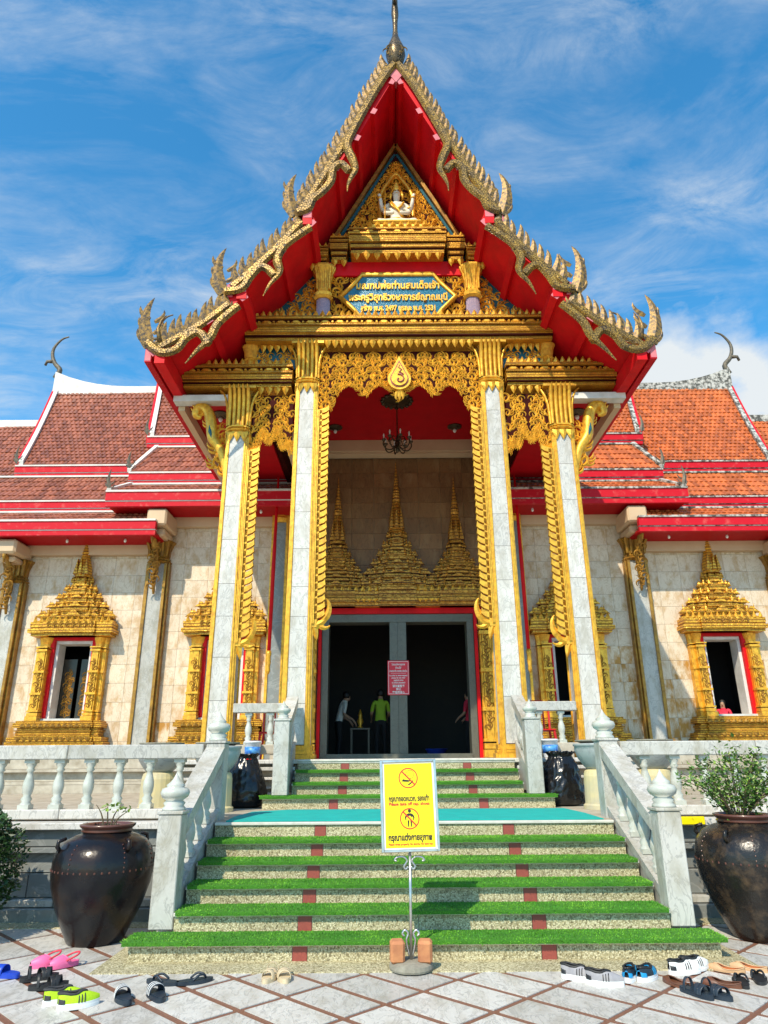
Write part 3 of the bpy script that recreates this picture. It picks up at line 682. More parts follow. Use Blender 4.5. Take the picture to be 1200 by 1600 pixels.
# ================================================================== ENTRANCE PORCH
porch = thing('entrance_porch', 'gilded temple porch with marble columns and steep red tiered gable roof', 'temple porch', (0, 11.4, ZP))
YC = 11.40
PET_D = petal_mesh(.115, .17, .05, 'hanging_petal', 'gold', True)
PET_U = petal_mesh(.105, .15, .05, 'standing_petal', 'gold', False)
PET_N = petal_mesh(.13, .20, .04, 'neck_leaf', 'gold', True)
LENS = lens_mesh(.20, .085, .03, 'lozenge', 'gold')
LENS2 = lens_mesh(.06, .06, .03, 'bead', 'gold')
def row(me, name, parent, x0, x1, y, z, pitch):
    n = max(1, int(round((x1 - x0) / pitch))); st = (x1 - x0) / n
    for i in range(n): put(name, me, parent, (x0 + st * (i + .5), y, z))
# -- columns
def cap_petal():
    q = MB(); pts = [(-.205, 0), (-.210, .20), (-.225, .40), (-.262, .56), (-.320, .68), (-.385, .735)]
    v = []; f = []; w = [.034, .040, .042, .042, .038, .008]
    for (y, z), a in zip(pts, w): v += [(-a, y + .012, z), (-a * .55, y - .012, z), (0, y - .022, z), (a * .55, y - .012, z), (a, y + .012, z), (0, y + .035, z - .01)]
    for i in range(len(pts) - 1):
        for k in range(6): f.append((i * 6 + k, i * 6 + (k + 1) % 6, i * 6 + 6 + (k + 1) % 6, i * 6 + 6 + k))
    q.add(v, f); return q.mesh('capital_petal', 'gold', True)
CAPP = cap_petal()
FRL = {}
def fringe_leaf(sgn):
    q = MB(); p = [(-.02, .0), (.10, .045), (.155, .09), (.14, .18), (.122, .148), (.06, .117), (-.02, .100)]
    q.prism([(sgn * a, b) for a, b in p], -.035, .03)
    return q.mesh('fringe_leaf', 'gold')
for s in (-1, 1): FRL[s] = fringe_leaf(s)
def column(x, z0, zs, zt, sin_, fr_top, fr_bot, label):
    H = zs - z0
    def tp(p):
        k = 1.06 - .16 * (p[2] - z0) / H
        return (x + p[0] * k, YC + p[1] * k, p[2])
    q = MB(); q.xf = tp
    q.box(-.178, .178, -.178, .178, z0, zs, 1)
    for k in range(4):
        c, s_ = round(cos(k * pi / 2)), round(sin(k * pi / 2))
        def rb(x0, x1, y0, y1, za, zb, m=0):
            xs = [x0 * c - y0 * s_, x1 * c - y1 * s_]; ys = [x0 * s_ + y0 * c, x1 * s_ + y1 * c]
            q.box(min(xs), max(xs), min(ys), max(ys), za, zb, m)
        for sg in (-1, 1):
            for a_, b_, fy in ((.142, .176, -.213), (.182, .205, -.196), (.211, .226, -.170)):
                rb(min(sg * a_, sg * b_), max(sg * a_, sg * b_), fy, -.15, z0 + .02, zs)
    for hw, za, zb in ((.29, z0 + .001, z0 + .07), (.27, z0 + .075, z0 + .12), (.25, z0 + .125, z0 + .20)):
        q.lathe([(hw, za), (hw, zb)], 0, 0, plan=REDENT)
    col = part(q, 'column', ['gold', 'maroon'], porch); col['label'] = label
    # marble facing slabs
    n = int(H / .62); zz_ = [z0 + .21 + (H - .21) * i / n for i in range(n + 1)]
    zz_ = [zz_[0]] + [a_ + random.uniform(-.12, .12) for a_ in zz_[1:-1]] + [zz_[-1]]
    for i in range(n):
        q = MB(); q.xf = tp
        for k in range(4):
            c, s_ = round(cos(k * pi / 2)), round(sin(k * pi / 2))
            xs = [-.138 * c + .203 * s_, .138 * c + .15 * s_]; ys = [-.138 * s_ - .203 * c, .138 * s_ - .15 * c]
            q.box(min(xs), max(xs), min(ys), max(ys), zz_[i] + .003, zz_[i + 1] - .003)
        part(q, 'marble_slab', 'marble', col)
    # neck mouldings and lotus capital
    hc = zt - zs
    q = MB(); q.lathe([(.205, zs - .02), (.205, zs + .03), (.235, zs + .035), (.25, zs + .06), (.225, zs + .085), (.21, zs + .09), (.24, zs + .10), (.245, zs + .125), (.21, zs + .14)], x, YC, plan=REDENT)
    part(q, 'neck_ring', 'gold', col)
    q = MB(); q.lathe([(.195, zs + .14), (.195, zs + .5), (.22, zs + .7), (.26, zt - .05)], x, YC, plan=REDENT); part(q, 'capital_core', 'gold_dark', col)
    q = MB(); q.box(x - .30, x + .30, YC - .30, YC + .30, zt - .05, zt - .004); part(q, 'abacus', 'gold', col)
    for k in range(4):
        for i in range(5):
            o = put('capital_petal', CAPP, col, (0, 0, 0)); a_ = k * pi / 2; dx = (i - 2) * .082
            o.location = (x + dx * cos(a_) , YC + dx * sin(a_), zs + .13); o.rotation_euler = (0, 0, a_); o.scale = (1, 1, (hc - .13) / .76)
        for i in range(3):
            o = put('neck_leaf', PET_N, col, (0, 0, 0)); a_ = k * pi / 2; dx = (i - 1) * .125
            o.location = (x + (dx * cos(a_) + .203 * sin(a_)), YC + (dx * sin(a_) - .203 * cos(a_)), zs + .01); o.rotation_euler = (0, 0, a_)
    # carved naga fringe down the inner side
    s_ = sin_; xi = x + s_ * .195
    q = MB(); xa, xb = sorted((xi, xi + s_ * .095)); q.box(xa, xb, YC - .19, YC - .12, fr_bot + .1, fr_top)
    for e in (.008, .032):
        xa, xb = sorted((xi + s_ * e, xi + s_ * (e + .018))); q.box(xa, xb, YC - .215, YC - .19, fr_bot + .15, fr_top)
    part(q, 'fringe_strip', 'gold', col)
    z = fr_bot + .22
    while z < fr_top:
        put('fringe_leaf', FRL[s_], col, (xi + s_ * .07, YC - .155, z)); z += .125
    # naga head curl at the foot of the fringe
    q = MB(); v = []; f = []
    curls_to(v, f, curl((0, 0), (.25 if s_ > 0 else pi - .25), .34, (1.1 if s_ > 0 else -1.1), .16, 8), .5, True)
    curls_to(v, f, curl((s_ * .17, .08), (.9 if s_ > 0 else pi - .9), .42, (1.5 if s_ > 0 else -1.5), .14, 9), .5, True)
    curls_to(v, f, curl((s_ * .12, .0), (-.5 if s_ > 0 else pi + .5), .2, (1.8 if s_ > 0 else -1.8), .10, 6), .5, True)
    curls_to(v, f, curl((0, .05), (-1.2 if s_ > 0 else pi + 1.2), .3, (-.3 if s_ > 0 else .3), .16, 6), .5, True)
    q.add([(p[0] + xi + s_ * .02, p[1] + YC - .155, p[2] + fr_bot + .12) for p in v], f); part(q, 'naga_head', 'gold', col)
    return col
for s in (-1, 1):
    sd_ = 'left' if s < 0 else 'right'
    column(s * 1.70, ZP + .004, 8.04, 8.90, -s, 7.5, 3.45, 'tall inner marble column with gold edges, %s of the doors' % sd_)
    column(s * 2.92, ZP + .004, 7.06, 7.96, -s, 6.7, 3.15, 'outer marble column with gold edges, %s end of the porch' % sd_)

# -- entablatures
def entab(x0, x1, z0, z1, yf, name, parent, up=True, down=True, dx=(None, None), depth=.75):
    h = z1 - z0
    q = MB()
    for a_, b_, pr, m in ((0, .13, .10, 0), (.135, .17, .05, 1), (.17, .26, .07, 0), (.265, .50, .03, 0), (.505, .535, .06, 1), (.535, .60, 0, 0), (.60, .82, .06, 1), (.82, .90, .01, 0), (.905, 1.0, .05, 0)):
        q.box(x0 + pr * .3, x1 - pr * .3, yf + pr, yf + depth, z0 + h * a_, z0 + h * b_, m)
    e = part(q, name, ['gold_lined', 'maroon'], parent)
    n = int((x1 - x0) / .27); st = (x1 - x0) / n
    for i in range(n):
        put('lozenge', LENS, e, (x0 + st * (i + .5), yf + .058, z0 + h * .71))
        if i: put('bead', LENS2, e, (x0 + st * i, yf + .058, z0 + h * .71))
    if up: row(PET_U, 'standing_petal', e, x0 + .02, x1 - .02, yf + .10, z1 - .01, .125)
    if down:
        a_, b_ = dx; row(PET_D, 'hanging_petal', e, a_ if a_ is not None else x0, b_ if b_ is not None else x1, yf + .13, z0 + .01, .14)
    return e
entab(-2.90, 2.90, 8.90, 9.42, 11.00, 'main_entablature', porch, True, True, (-1.40, 1.40))
for s in (-1, 1):
    a_, b_ = sorted((s * 1.96, s * 4.0))
    e = entab(a_, b_, 7.97, 8.43, 11.08, 'side_entablature', porch, True, False)
    a2, b2 = sorted((s * 2.02, s * 2.62)); row(PET_D, 'hanging_petal', e, a2, b2, 11.22, 7.98, .14)
    # carved frieze above the side entablature
    a2, b2 = sorted((s * 1.95, s * 2.72))
    q = MB(); q.box(a2, b2, 11.34, 11.5, 8.43, 8.92); fz = part(q, 'frieze_panel', 'teal', porch)
    q = MB(); fill_panel(q, lambda x, z: True, a2 + .1, b2 - .05, 8.50, 8.78, 11.335, .19, 4, (a2 + b2) / 2); part(q, 'frieze_scrollwork', 'gold', fz)
    row(PET_D, 'hanging_petal', fz, a2 + .1, b2 - .02, 11.26, 8.90, .14)
    q = MB(); q.lathe([(.10, 8.43), (.13, 8.5), (.10, 8.52), (.10, 8.58), (.13, 8.62), (.11, 8.66), (.13, 8.8), (.17, 8.91)], s * 2.80, 11.38, plan=REDENT); part(q, 'stub_capital', 'gold', porch)
# -- carved arch screens
def screen(x0, x1, ztop, low, y, seed, sym, name, size):
    n = 48; xs = [x0 + (x1 - x0) * i / n for i in range(n + 1)]
    q = MB(); q.prism([(x0, ztop), (x1, ztop)] + [(x, low(x) + .03) for x in reversed(xs)], y, y + .05)
    e = part(q, name, 'maroon', porch)
    q = MB(); fill_panel(q, lambda x, z: z > low(x) + .02, x0 + .03, x1 - .03, min(low(x) for x in xs), ztop - .05, y - .004, size, seed, sym, .2)
    for i in range(0, n + 1, 1):
        x = xs[i]; sg = 1 if x > sym else -1
        sl_ = (low(min(x + .02, x1)) - low(max(x - .02, x0))) / .04
        place(q, KR[0], x, low(x) + .04, y - .012, size * .62, pi + math.atan(sl_) * .8 + .3 * sg, sg > 0)
    part(q, 'screen_scrollwork', 'gold', e)
    return e
def low_c(x):
    a_ = abs(x)
    pts = [(0, 7.72), (.12, 7.90), (.26, 8.02), (.38, 8.06), (.50, 7.98), (.58, 7.88), (.65, 7.78), (.72, 7.90), (.80, 8.00), (.92, 8.06), (1.04, 8.00), (1.14, 7.90), (1.24, 7.70), (1.30, 7.50), (1.36, 7.25), (1.44, 6.90), (1.6, 6.6)]
    for (p, q_), (r_, s_) in zip(pts, pts[1:]):
        if p <= a_ <= r_: return q_ + (s_ - q_) * (a_ - p) / (r_ - p)
    return 6.5
cs = screen(-1.47, 1.47, 8.76, low_c, 11.28, 3, 0.0, 'arch_screen', .20)
for s in (-1, 1):
    def low_s(x, s=s):
        t_ = abs(abs(x) - 2.33) / .37
        return 6.98 - .62 * max(0, t_ - .35) ** 1.3 + .12 * sin(abs(x) * 26)
    a_, b_ = sorted((s * 1.95, s * 2.70)); screen(a_, b_, 7.84, low_s, 11.28, 5, s * 2.33, 'side_arch_screen', .20)
# medallion with spiral
def tear(r, zc, top): return [(r * sin(t_) * (1 if True else 0), zc - r * cos(t_)) for t_ in [pi * k / 9 * .72 for k in range(10)]] + [(0, top)] + [(-r * sin(t_), zc - r * cos(t_)) for t_ in [pi * k / 9 * .72 for k in range(9, 0, -1)]]
q = MB(); q.prism(tear(.215, 8.11, 8.60), 11.17, 11.27); md = part(q, 'medallion', 'gold', porch)
q = MB(); q.prism(tear(.170, 8.11, 8.50), 11.158, 11.17); part(q, 'medallion_field', 'redband', md)
q = MB(); q.prism(tear(.148, 8.11, 8.44), 11.14, 11.159); part(q, 'medallion_centre', 'gold', md)
q = MB(); ez = 8.09
sp = [(.0082 * k * cos(k * .55 + 1.0), 11.135, ez + .0082 * k * sin(k * .55 + 1.0)) for k in range(2, 14)]
q.tube(sp, .016, 6); q.tube([(sp[-1][0], 11.135, sp[-1][2]), (.07, 11.135, ez + .11), (0.0, 11.135, ez + .15), (.04, 11.135, ez + .20), (-.01, 11.135, ez + .25), (.012, 11.135, ez + .30)], [.016, .018, .016, .014, .012, .005], 6)
part(q, 'spiral_emblem', 'redband', md, smooth=True)
q = MB(); v = []; f = []
for a0, tn in ((-pi / 2 - .55, .9), (-pi / 2 + .55, -.9), (-pi / 2, 0.0)): curls_to(v, f, curl((0, 7.93), a0, .24, tn, .11, 6), .5, True)
q.add([(p[0], p[1] + 11.22, p[2]) for p in v], f); part(q, 'medallion_pendant', 'gold', md)

# -- name plaque level
q = MB(); q.prism([(-2.72, 9.40), (2.72, 9.40), (1.60, 10.86), (1.45, 11.1), (-1.45, 11.1), (-1.60, 10.86)], 11.46, 11.58); tym = part(q, 'tympanum_board', 'teal', porch)
q = MB(); q.box(-1.30, 1.30, 11.36, 11.459, 9.44, 10.60); part(q, 'plaque_backing', 'maroon', tym)
q = MB(); q.box(-1.62, 1.62, 11.30, 11.45, 10.52, 10.84); part(q, 'red_recess', 'red', tym)
def inside_pl(x, z): return not (abs(x) < 1.16 - max(0, abs(z - 9.99) - .05) * .75 and abs(z - 9.99) < .50)
q = MB(); fill_panel(q, inside_pl, -1.32, 1.32, 9.56, 10.56, 11.355, .22, 8, 0.0)
stuff(part(q, 'plaque_scrollwork', 'gold', tym))
for s in (-1, 1):
    q = MB(); fill_panel(q, lambda x, z: x * s > 1.60 and z < 10.78 - (abs(x) - 1.6) * 1.30 - .08, -2.7, 2.7, 9.50, 10.6, 11.455, .24, 9, 0.0); part(q, 'corner_scrollwork', 'gold', tym)
for s in (-1, 1):
    q = MB(); q.bar((s * 2.70, 11.43, 9.44), (s * 1.58, 11.43, 10.93), .06, .075); part(q, 'sloping_strip', 'gold_dark', tym)
    q = MB(); q.lathe([(.13, 9.45), (.13, 9.92)], s * 1.45, 11.32, plan=REDENT); pc = part(q, 'mosaic_pillar', pm('pink_mosaic%d' % s, (.45, .30, .32), (.20, .16, .24), 45, .3, .2), tym)
    q = MB(); q.lathe([(.15, 9.92), (.19, 9.96), (.15, 10.0), (.17, 10.06), (.14, 10.1), (.14, 10.3), (.18, 10.5), (.235, 10.62), (.235, 10.66)], s * 1.45, 11.32, plan=REDENT); part(q, 'pillar_capital', 'gold', pc)
    for i in range(4):
        q = MB(); q.tube([(s * 1.45 - .12 + .08 * i, 11.19, 10.12), (s * 1.45 - .12 + .08 * i, 11.18, 10.35), (s * 1.45 - .14 + .093 * i, 11.14, 10.52), (s * 1.45 - .15 + .10 * i, 11.09, 10.60)], [.022, .028, .03, .01], 6); part(q, 'pillar_petal', 'gold', pc)
oct_ = lambda k, e: [(-1.06 * k - e, 9.99), (-.84 * k, 10.24 + e), (-.70 * k, 10.44 + e), (.70 * k, 10.44 + e), (.84 * k, 10.24 + e), (1.06 * k + e, 9.99), (.84 * k, 9.74 - e), (.70 * k, 9.54 - e), (-.70 * k, 9.54 - e), (-.84 * k, 9.74 - e)]
q = MB(); q.prism(oct_(1.0, .045)[::-1], 11.27, 11.36); plq = part(q, 'name_plaque', 'bluem', tym)
for e, rr, nm in ((.06, .045, 'plaque_frame'), (.10, .022, 'frame_bead')):
    o_ = oct_(1.0, e); q = MB(); q.tube([(x, 11.265, z) for x, z in o_] + [(o_[0][0], 11.265, o_[0][1])], rr, 7); part(q, nm, 'gold', tym, smooth=True)
for txt, w, z, sz in (('มณฑปพ่อท่านสมเด็จเจ้า', 1.62, 10.23, .21), ('พระครูวิสุทธิวงษาจารย์ญาณมุนี', 1.92, 9.96, .21), ('สร้าง พ.ศ. 2497 บูรณะ พ.ศ. 2531', 1.44, 9.71, .16)):
    put('lettering', fit_text(text_mesh(txt, sz, 'gold', .02, bold=.007), w), tym, (0, 11.262, z))

# -- cornice under the pediment
q = MB()
def corn(q, x0, x1, z0, z1, yf):
    h = z1 - z0
    for a_, b_, pr, m in ((0, .14, .10, 0), (.15, .20, .09, 1), (.20, .33, .06, 0), (.34, .40, .07, 1), (.40, .66, .02, 0), (.67, .71, .03, 1), (.71, .80, 0, 0), (.80, .93, .05, 1), (.93, 1, .02, 0)):
        q.box(x0 + pr * .5, x1 - pr * .5, yf + pr, 11.5, z0 + h * a_, z0 + h * b_, m)
corn(q, -.96, .96, 10.84, 11.40, 10.94)
cor = part(q, 'cornice', ['gold_lined', 'maroon'], porch)
row(PET_D, 'hanging_petal', cor, -.9, .9, 11.06, 10.85, .20); row(PET_U, 'standing_petal', cor, -.92, .92, 11.05, 11.39, .15)
for i in range(7): put('lozenge', LENS, cor, (-.81 + .27 * i, 10.995, 11.32))
for s in (-1, 1):
    a_, b_ = sorted((s * .965, s * 1.34)); q = MB(); corn(q, a_, b_, 10.80, 11.32, 11.08); e = part(q, 'cornice_return', ['gold_lined', 'maroon'], porch)
    row(PET_D, 'hanging_petal', e, a_, b_, 11.20, 10.81, .19); row(PET_U, 'standing_petal', e, a_, b_, 11.18, 11.31, .14)
    a_, b_ = sorted((s * 1.36, s * 1.74)); q = MB(); corn(q, a_, b_, 10.68, 11.06, 11.06); e = part(q, 'cornice_return', ['gold_lined', 'maroon'], porch)
    row(PET_D, 'hanging_petal', e, a_, b_, 11.16, 10.69, .13); row(PET_U, 'standing_petal', e, a_, b_, 11.16, 11.05, .12)
# -- pediment
q = MB(); q.prism([(-1.40, 11.10), (1.40, 11.10), (0, 13.86)], 11.40, 11.52); ped = part(q, 'pediment', 'maroon', porch)
for s in (-1, 1):
    q = MB(); q.bar((s * 1.44, 11.36, 11.12), (s * .0, 11.36, 13.92), .10, .07); part(q, 'pediment_edge', 'gold_dark', ped)
    q = MB(); q.bar((s * 1.33, 11.385, 11.18), (s * .02, 11.385, 13.70), .03, .055); part(q, 'teal_strip', 'teal', ped)
def in_ped(x, z): return z > 11.42 and abs(x) < (13.74 - z) * .507 - .02 and not (abs(x) < .22 and 11.6 < z < 12.8)
q = MB(); fill_panel(q, in_ped, -1.35, 1.35, 11.42, 13.7, 11.395, .19, 12, 0.0, .3)
for k, z in enumerate((12.98, 13.12, 13.26, 13.38)): place(q, KR[0], -.09 + .02 * k, z, 11.36, .24 - .03 * k, .2, False); place(q, KR[0], .09 - .02 * k, z, 11.36, .24 - .03 * k, -.2, True)
stuff(part(q, 'pediment_scrollwork', 'gold', ped))
q = MB()
arch = bez([(-.33, 11.33, 11.75), (-.34, 11.33, 12.35), (-.30, 11.33, 12.62), (-.14, 11.33, 12.92), (0, 11.33, 13.10), (.14, 11.33, 12.92), (.30, 11.33, 12.62), (.34, 11.33, 12.35), (.33, 11.33, 11.75)], 5)
q.tube([tuple(p) for p in arch], .045, 7); part(q, 'niche_arch', 'gold', ped, smooth=True)
# seated deity relief
J = [(0, 11.22, 11.66, .20, .13), (0, 11.22, 11.86, .14, .10), (0, 11.20, 12.10, .19, .11), (0, 11.20, 12.28, .13, .09), (0, 11.19, 12.36, .055, .055), (0, 11.17, 12.46, .095, .10), (0, 11.17, 12.60, .105, .11), (0, 11.18, 12.70, .07, .08)]
E_ = [(0, 1), (1, 2), (2, 3), (3, 4), (4, 5), (5, 6), (6, 7)]
def limb(pts, frm):
    k = frm
    for p in pts: J.append(p); E_.append((k, len(J) - 1)); k = len(J) - 1
for s in (-1, 1):
    limb([(s * .22, 11.20, 12.24, .085, .075), (s * .33, 11.14, 12.05, .065, .06), (s * .37, 11.06, 12.22, .05, .05), (s * .39, 11.04, 12.38, .04, .04), (s * .42, 11.03, 12.47, .045, .03)], 3)
    limb([(s * .24, 11.16, 12.10, .06, .06), (s * .30, 11.06, 11.92, .055, .05), (s * .14, 10.99, 11.86, .045, .045), (s * .06, 10.97, 11.87, .045, .03)], 2)
    limb([(s * .24, 11.10, 11.64, .13, .11), (s * .46, 11.02, 11.64, .10, .09), (s * .26, 10.96, 11.56, .075, .07), (s * .02, 10.95, 11.55, .06, .05)], 0)
DS = .86
dsc = lambda p: (p[0] * DS, 11.39 + (p[1] - 11.39) * DS, 11.60 + (p[2] - 11.60) * DS)
J = [dsc(j_) + (j_[3] * DS, j_[4] * DS) for j_ in J]
put('deity_figure', skin_mesh('deity_figure', J, E_, ['statue'], None, 2), ped)
q = MB(); q.xf = dsc; q.lathe([(.125, 12.62), (.14, 12.66), (.11, 12.70), (.12, 12.74), (.085, 12.79), (.09, 12.82), (.05, 12.88), (.055, 12.90), (.02, 12.98), (.004, 13.05)], 0, 11.19, 16); part(q, 'crown', 'gold', ped)
q = MB(); q.xf = dsc
for s in (-1, 1): q.tube([(s * .12, 11.14, 12.62), (s * .14, 11.12, 12.50), (s * .15, 11.12, 12.38)], [.03, .04, .012], 6)
q.tube([(-.17, 11.08, 12.27), (-.10, 11.05, 12.12), (0, 11.06, 12.04), (.10, 11.05, 12.12), (.17, 11.08, 12.27)], .025, 6)
q.tube([(-.14, 11.09, 12.30), (.05, 11.06, 12.0), (.16, 11.10, 11.80)], .03, 6); q.lathe([(.19, 11.70), (.205, 11.74), (.18, 11.78)], 0, 11.20, 16)
for s in (-1, 1):
    q.tube([(s * .395, 11.04, 12.33), (s * .40, 11.04, 12.36)], .055, 8); q.tube([(s * .30, 11.14, 12.12), (s * .31, 11.14, 12.09)], .085, 8)
part(q, 'gold_ornaments', 'gold', ped, smooth=True)
q = MB(); q.xf = dsc; q.tube([(-.28, 11.00, 11.62), (-.27, 11.00, 12.55)], .014, 6); part(q, 'staff', 'gold', ped)
q = MB(); q.xf = dsc; q.tube([(-.025, 11.055, 12.555), (.025, 11.055, 12.555)], .018, 6); q.tube([(0, 11.07, 12.63), (0, 11.04, 12.575)], [.010, .022], 6); part(q, 'mouth_and_nose', 'statue', ped, smooth=True)
q = MB(); q.xf = dsc
for s in (-1, 1): q.tube([(s * .075, 11.08, 12.62), (s * .045, 11.065, 12.625), (s * .018, 11.07, 12.615)], .009, 5)
part(q, 'eyes', 'signblk', ped)
q = MB(); q.box(-.60, .60, 10.98, 11.39, 11.40, 11.52, 0, .03); q.box(-.50, .50, 10.95, 11.39, 11.52, 11.60, 0, .03); part(q, 'throne', 'gold', ped)
row(PET_U, 'standing_petal', ped, -.62, .62, 10.99, 11.44, .16)
# -- ceilings and beams
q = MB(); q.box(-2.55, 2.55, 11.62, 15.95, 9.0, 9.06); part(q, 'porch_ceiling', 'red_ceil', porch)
q = MB(); q.box(-2.6, 2.6, 15.62, 15.93, 8.70, 8.995); q.box(-2.6, 2.6, 15.66, 15.93, 8.64, 8.697); part(q, 'rear_beam', 'beige', porch)
for s in (-1, 1):
    a_, b_ = sorted((s * 2.55, s * 2.66)); q = MB(); q.box(a_, b_, 11.65, 15.9, 7.9, 9.05); part(q, 'ceiling_side', 'maroon', porch)
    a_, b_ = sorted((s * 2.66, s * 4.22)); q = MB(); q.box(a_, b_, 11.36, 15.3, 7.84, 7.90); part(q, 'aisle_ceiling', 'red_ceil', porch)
    a_, b_ = sorted((s * 1.72, s * 1.80)); q = MB(); q.box(s * 2.2 - .1, s * 2.2 + .1, 11.62, 15.9, 7.55, 7.75); part(q, 'aisle_beam', 'beige', porch)
    a_, b_ = sorted((s * 3.02, s * 4.14)); q = MB(); q.box(a_, b_, 11.22, 11.42, 7.71, 7.835); part(q, 'white_beam', 'white_pl', porch)
    a_, b_ = sorted((s * 3.98, s * 4.10)); q = MB(); q.box(a_, b_, 11.43, 15.3, 7.62, 7.835); part(q, 'eave_beam', 'beige', porch)
    # naga bracket
    xs_ = [(-3.08, 6.10), (-3.14, 6.45), (-3.24, 6.78), (-3.40, 7.02), (-3.44, 7.26), (-3.50, 7.50), (-3.62, 7.66), (-3.74, 7.62), (-3.74, 7.48), (-3.64, 7.45)]
    c = bez([(-s * x, YC - .02, z) for x, z in xs_], 4); n = len(c)
    q = MB(); q.tube([tuple(p) for p in c], [.05 + .055 * sin(pi * min(1, i / n * 1.1)) if i < n * .8 else .06 * (1 - (i - n * .8) / (n * .2)) + .02 for i in range(n)], 8); bk = part(q, 'naga_bracket', 'gold', porch, smooth=True)
    q = MB(); 
    for x, z, sz, rt in ((-3.16, 6.35, .28, .5), (-3.22, 6.62, .30, .6), (-3.34, 6.80, .30, .9), (-3.36, 6.50, .26, 1.0), (-3.66, 7.56, .30, 1.2), (-3.52, 7.30, .2, .8), (-3.25, 7.0, .26, -.4), (-3.3, 7.2, .22, -.3)):
        place(q, KRB, -s * x, z, YC - .02, sz, -s * rt, s > 0)
    part(q, 'bracket_scrollwork', 'gold', bk)
    q = MB(); q.tube([(s * 3.40, YC - .105, 7.00), (s * 3.44, YC - .11, 7.12), (s * 3.455, YC - .105, 7.26)], [.012, .035, .012], 6); part(q, 'teal_inlay', 'teal', bk)
# -- roof tiers
TIERS = {'A': [(0, 14.80), (-.86, 12.95), (-1.88, 11.05), (-1.72, 10.92), (-.80, 12.76), (0, 14.48)],
         'B': [(-1.60, 11.00), (-2.32, 10.12), (-2.98, 9.44), (-2.88, 9.27), (-2.24, 9.96), (-1.53, 10.84)],
         'C': [(-2.72, 9.42), (-3.45, 8.76), (-4.28, 8.16), (-4.23, 8.02), (-3.41, 8.60), (-2.68, 9.20)]}
BACK = {'A': 19.0, 'B': 17.2, 'C': 15.6}
YF = 10.15
FLM = flame_mesh('roof_flame', 'gold_old', .44, .095, .42, .035, 1)
FLMR = flame_mesh('roof_flame', 'gold_old', .44, .095, -.42, .035, 1)
HANG = flame_mesh('hang_hong', 'gold_old', 1.05, .15, .62, .055, 3, 12)
HANGR = flame_mesh('hang_hong', 'gold_old', 1.05, .15, -.62, .055, 3, 12)
def ribbon(pts, w, th, tip=True):
    P = bez([(x, 0, z) for x, z in pts], 6); n = len(P); v = []; f = []
    for i, p in enumerate(P):
        t_ = (P[min(i + 1, n - 1)] - P[max(i - 1, 0)]).normalized(); nx, nz = -t_.z, t_.x
        k = 1.0 if not tip else (1 if i < n * .55 else max(.12, 1 - (i - n * .55) / (n * .45)))
        a_ = w / 2 * k
        v += [(p.x + nx * a_, 0, p.z + nz * a_), (p.x + nx * a_ * .5, -th * k, p.z + nz * a_ * .5), (p.x - nx * a_ * .5, -th * k, p.z - nz * a_ * .5), (p.x - nx * a_, 0, p.z - nz * a_), (p.x, th * k, p.z)]
    for i in range(n - 1):
        for k in range(5): f.append((i * 5 + k, i * 5 + (k + 1) % 5, i * 5 + 5 + (k + 1) % 5, i * 5 + 5 + k))
    f.append((0, 1, 2, 3, 4)); f.append(tuple((n - 1) * 5 + k for k in (4, 3, 2, 1, 0)))
    return v, f
RBW = 1.0
RIB = {'A': [([(-.02, 14.72), (-.30, 14.22), (-.65, 13.43), (-.90, 12.80), (-.96, 12.55), (-.86, 12.25), (-.80, 11.98), (-.88, 11.76), (-.93, 11.60), (-.94, 11.44)], .17, True),
             ([(-.90, 11.92), (-1.06, 12.10), (-1.22, 11.98), (-1.25, 11.70), (-1.40, 11.45), (-1.58, 11.26), (-1.66, 11.05), (-1.86, 10.96)], .17, False)],
       'B': [([(-1.60, 10.62), (-1.84, 10.42), (-2.06, 10.20), (-2.17, 9.92), (-2.12, 9.64), (-2.28, 9.38), (-2.38, 9.14)], .16, True),
             ([(-2.20, 9.56), (-2.34, 9.72), (-2.48, 9.74), (-2.64, 9.53), (-2.77, 9.30), (-3.06, 9.24)], .16, False)],
       'C': [([(-2.80, 8.94), (-2.96, 8.78), (-3.15, 8.55), (-3.25, 8.28), (-3.45, 8.04), (-3.62, 7.80)], .16, True),
             ([(-3.26, 8.16), (-3.38, 8.36), (-3.50, 8.40), (-3.66, 8.28), (-3.80, 8.07), (-4.06, 8.02), (-4.30, 8.22)], .16, False)]}
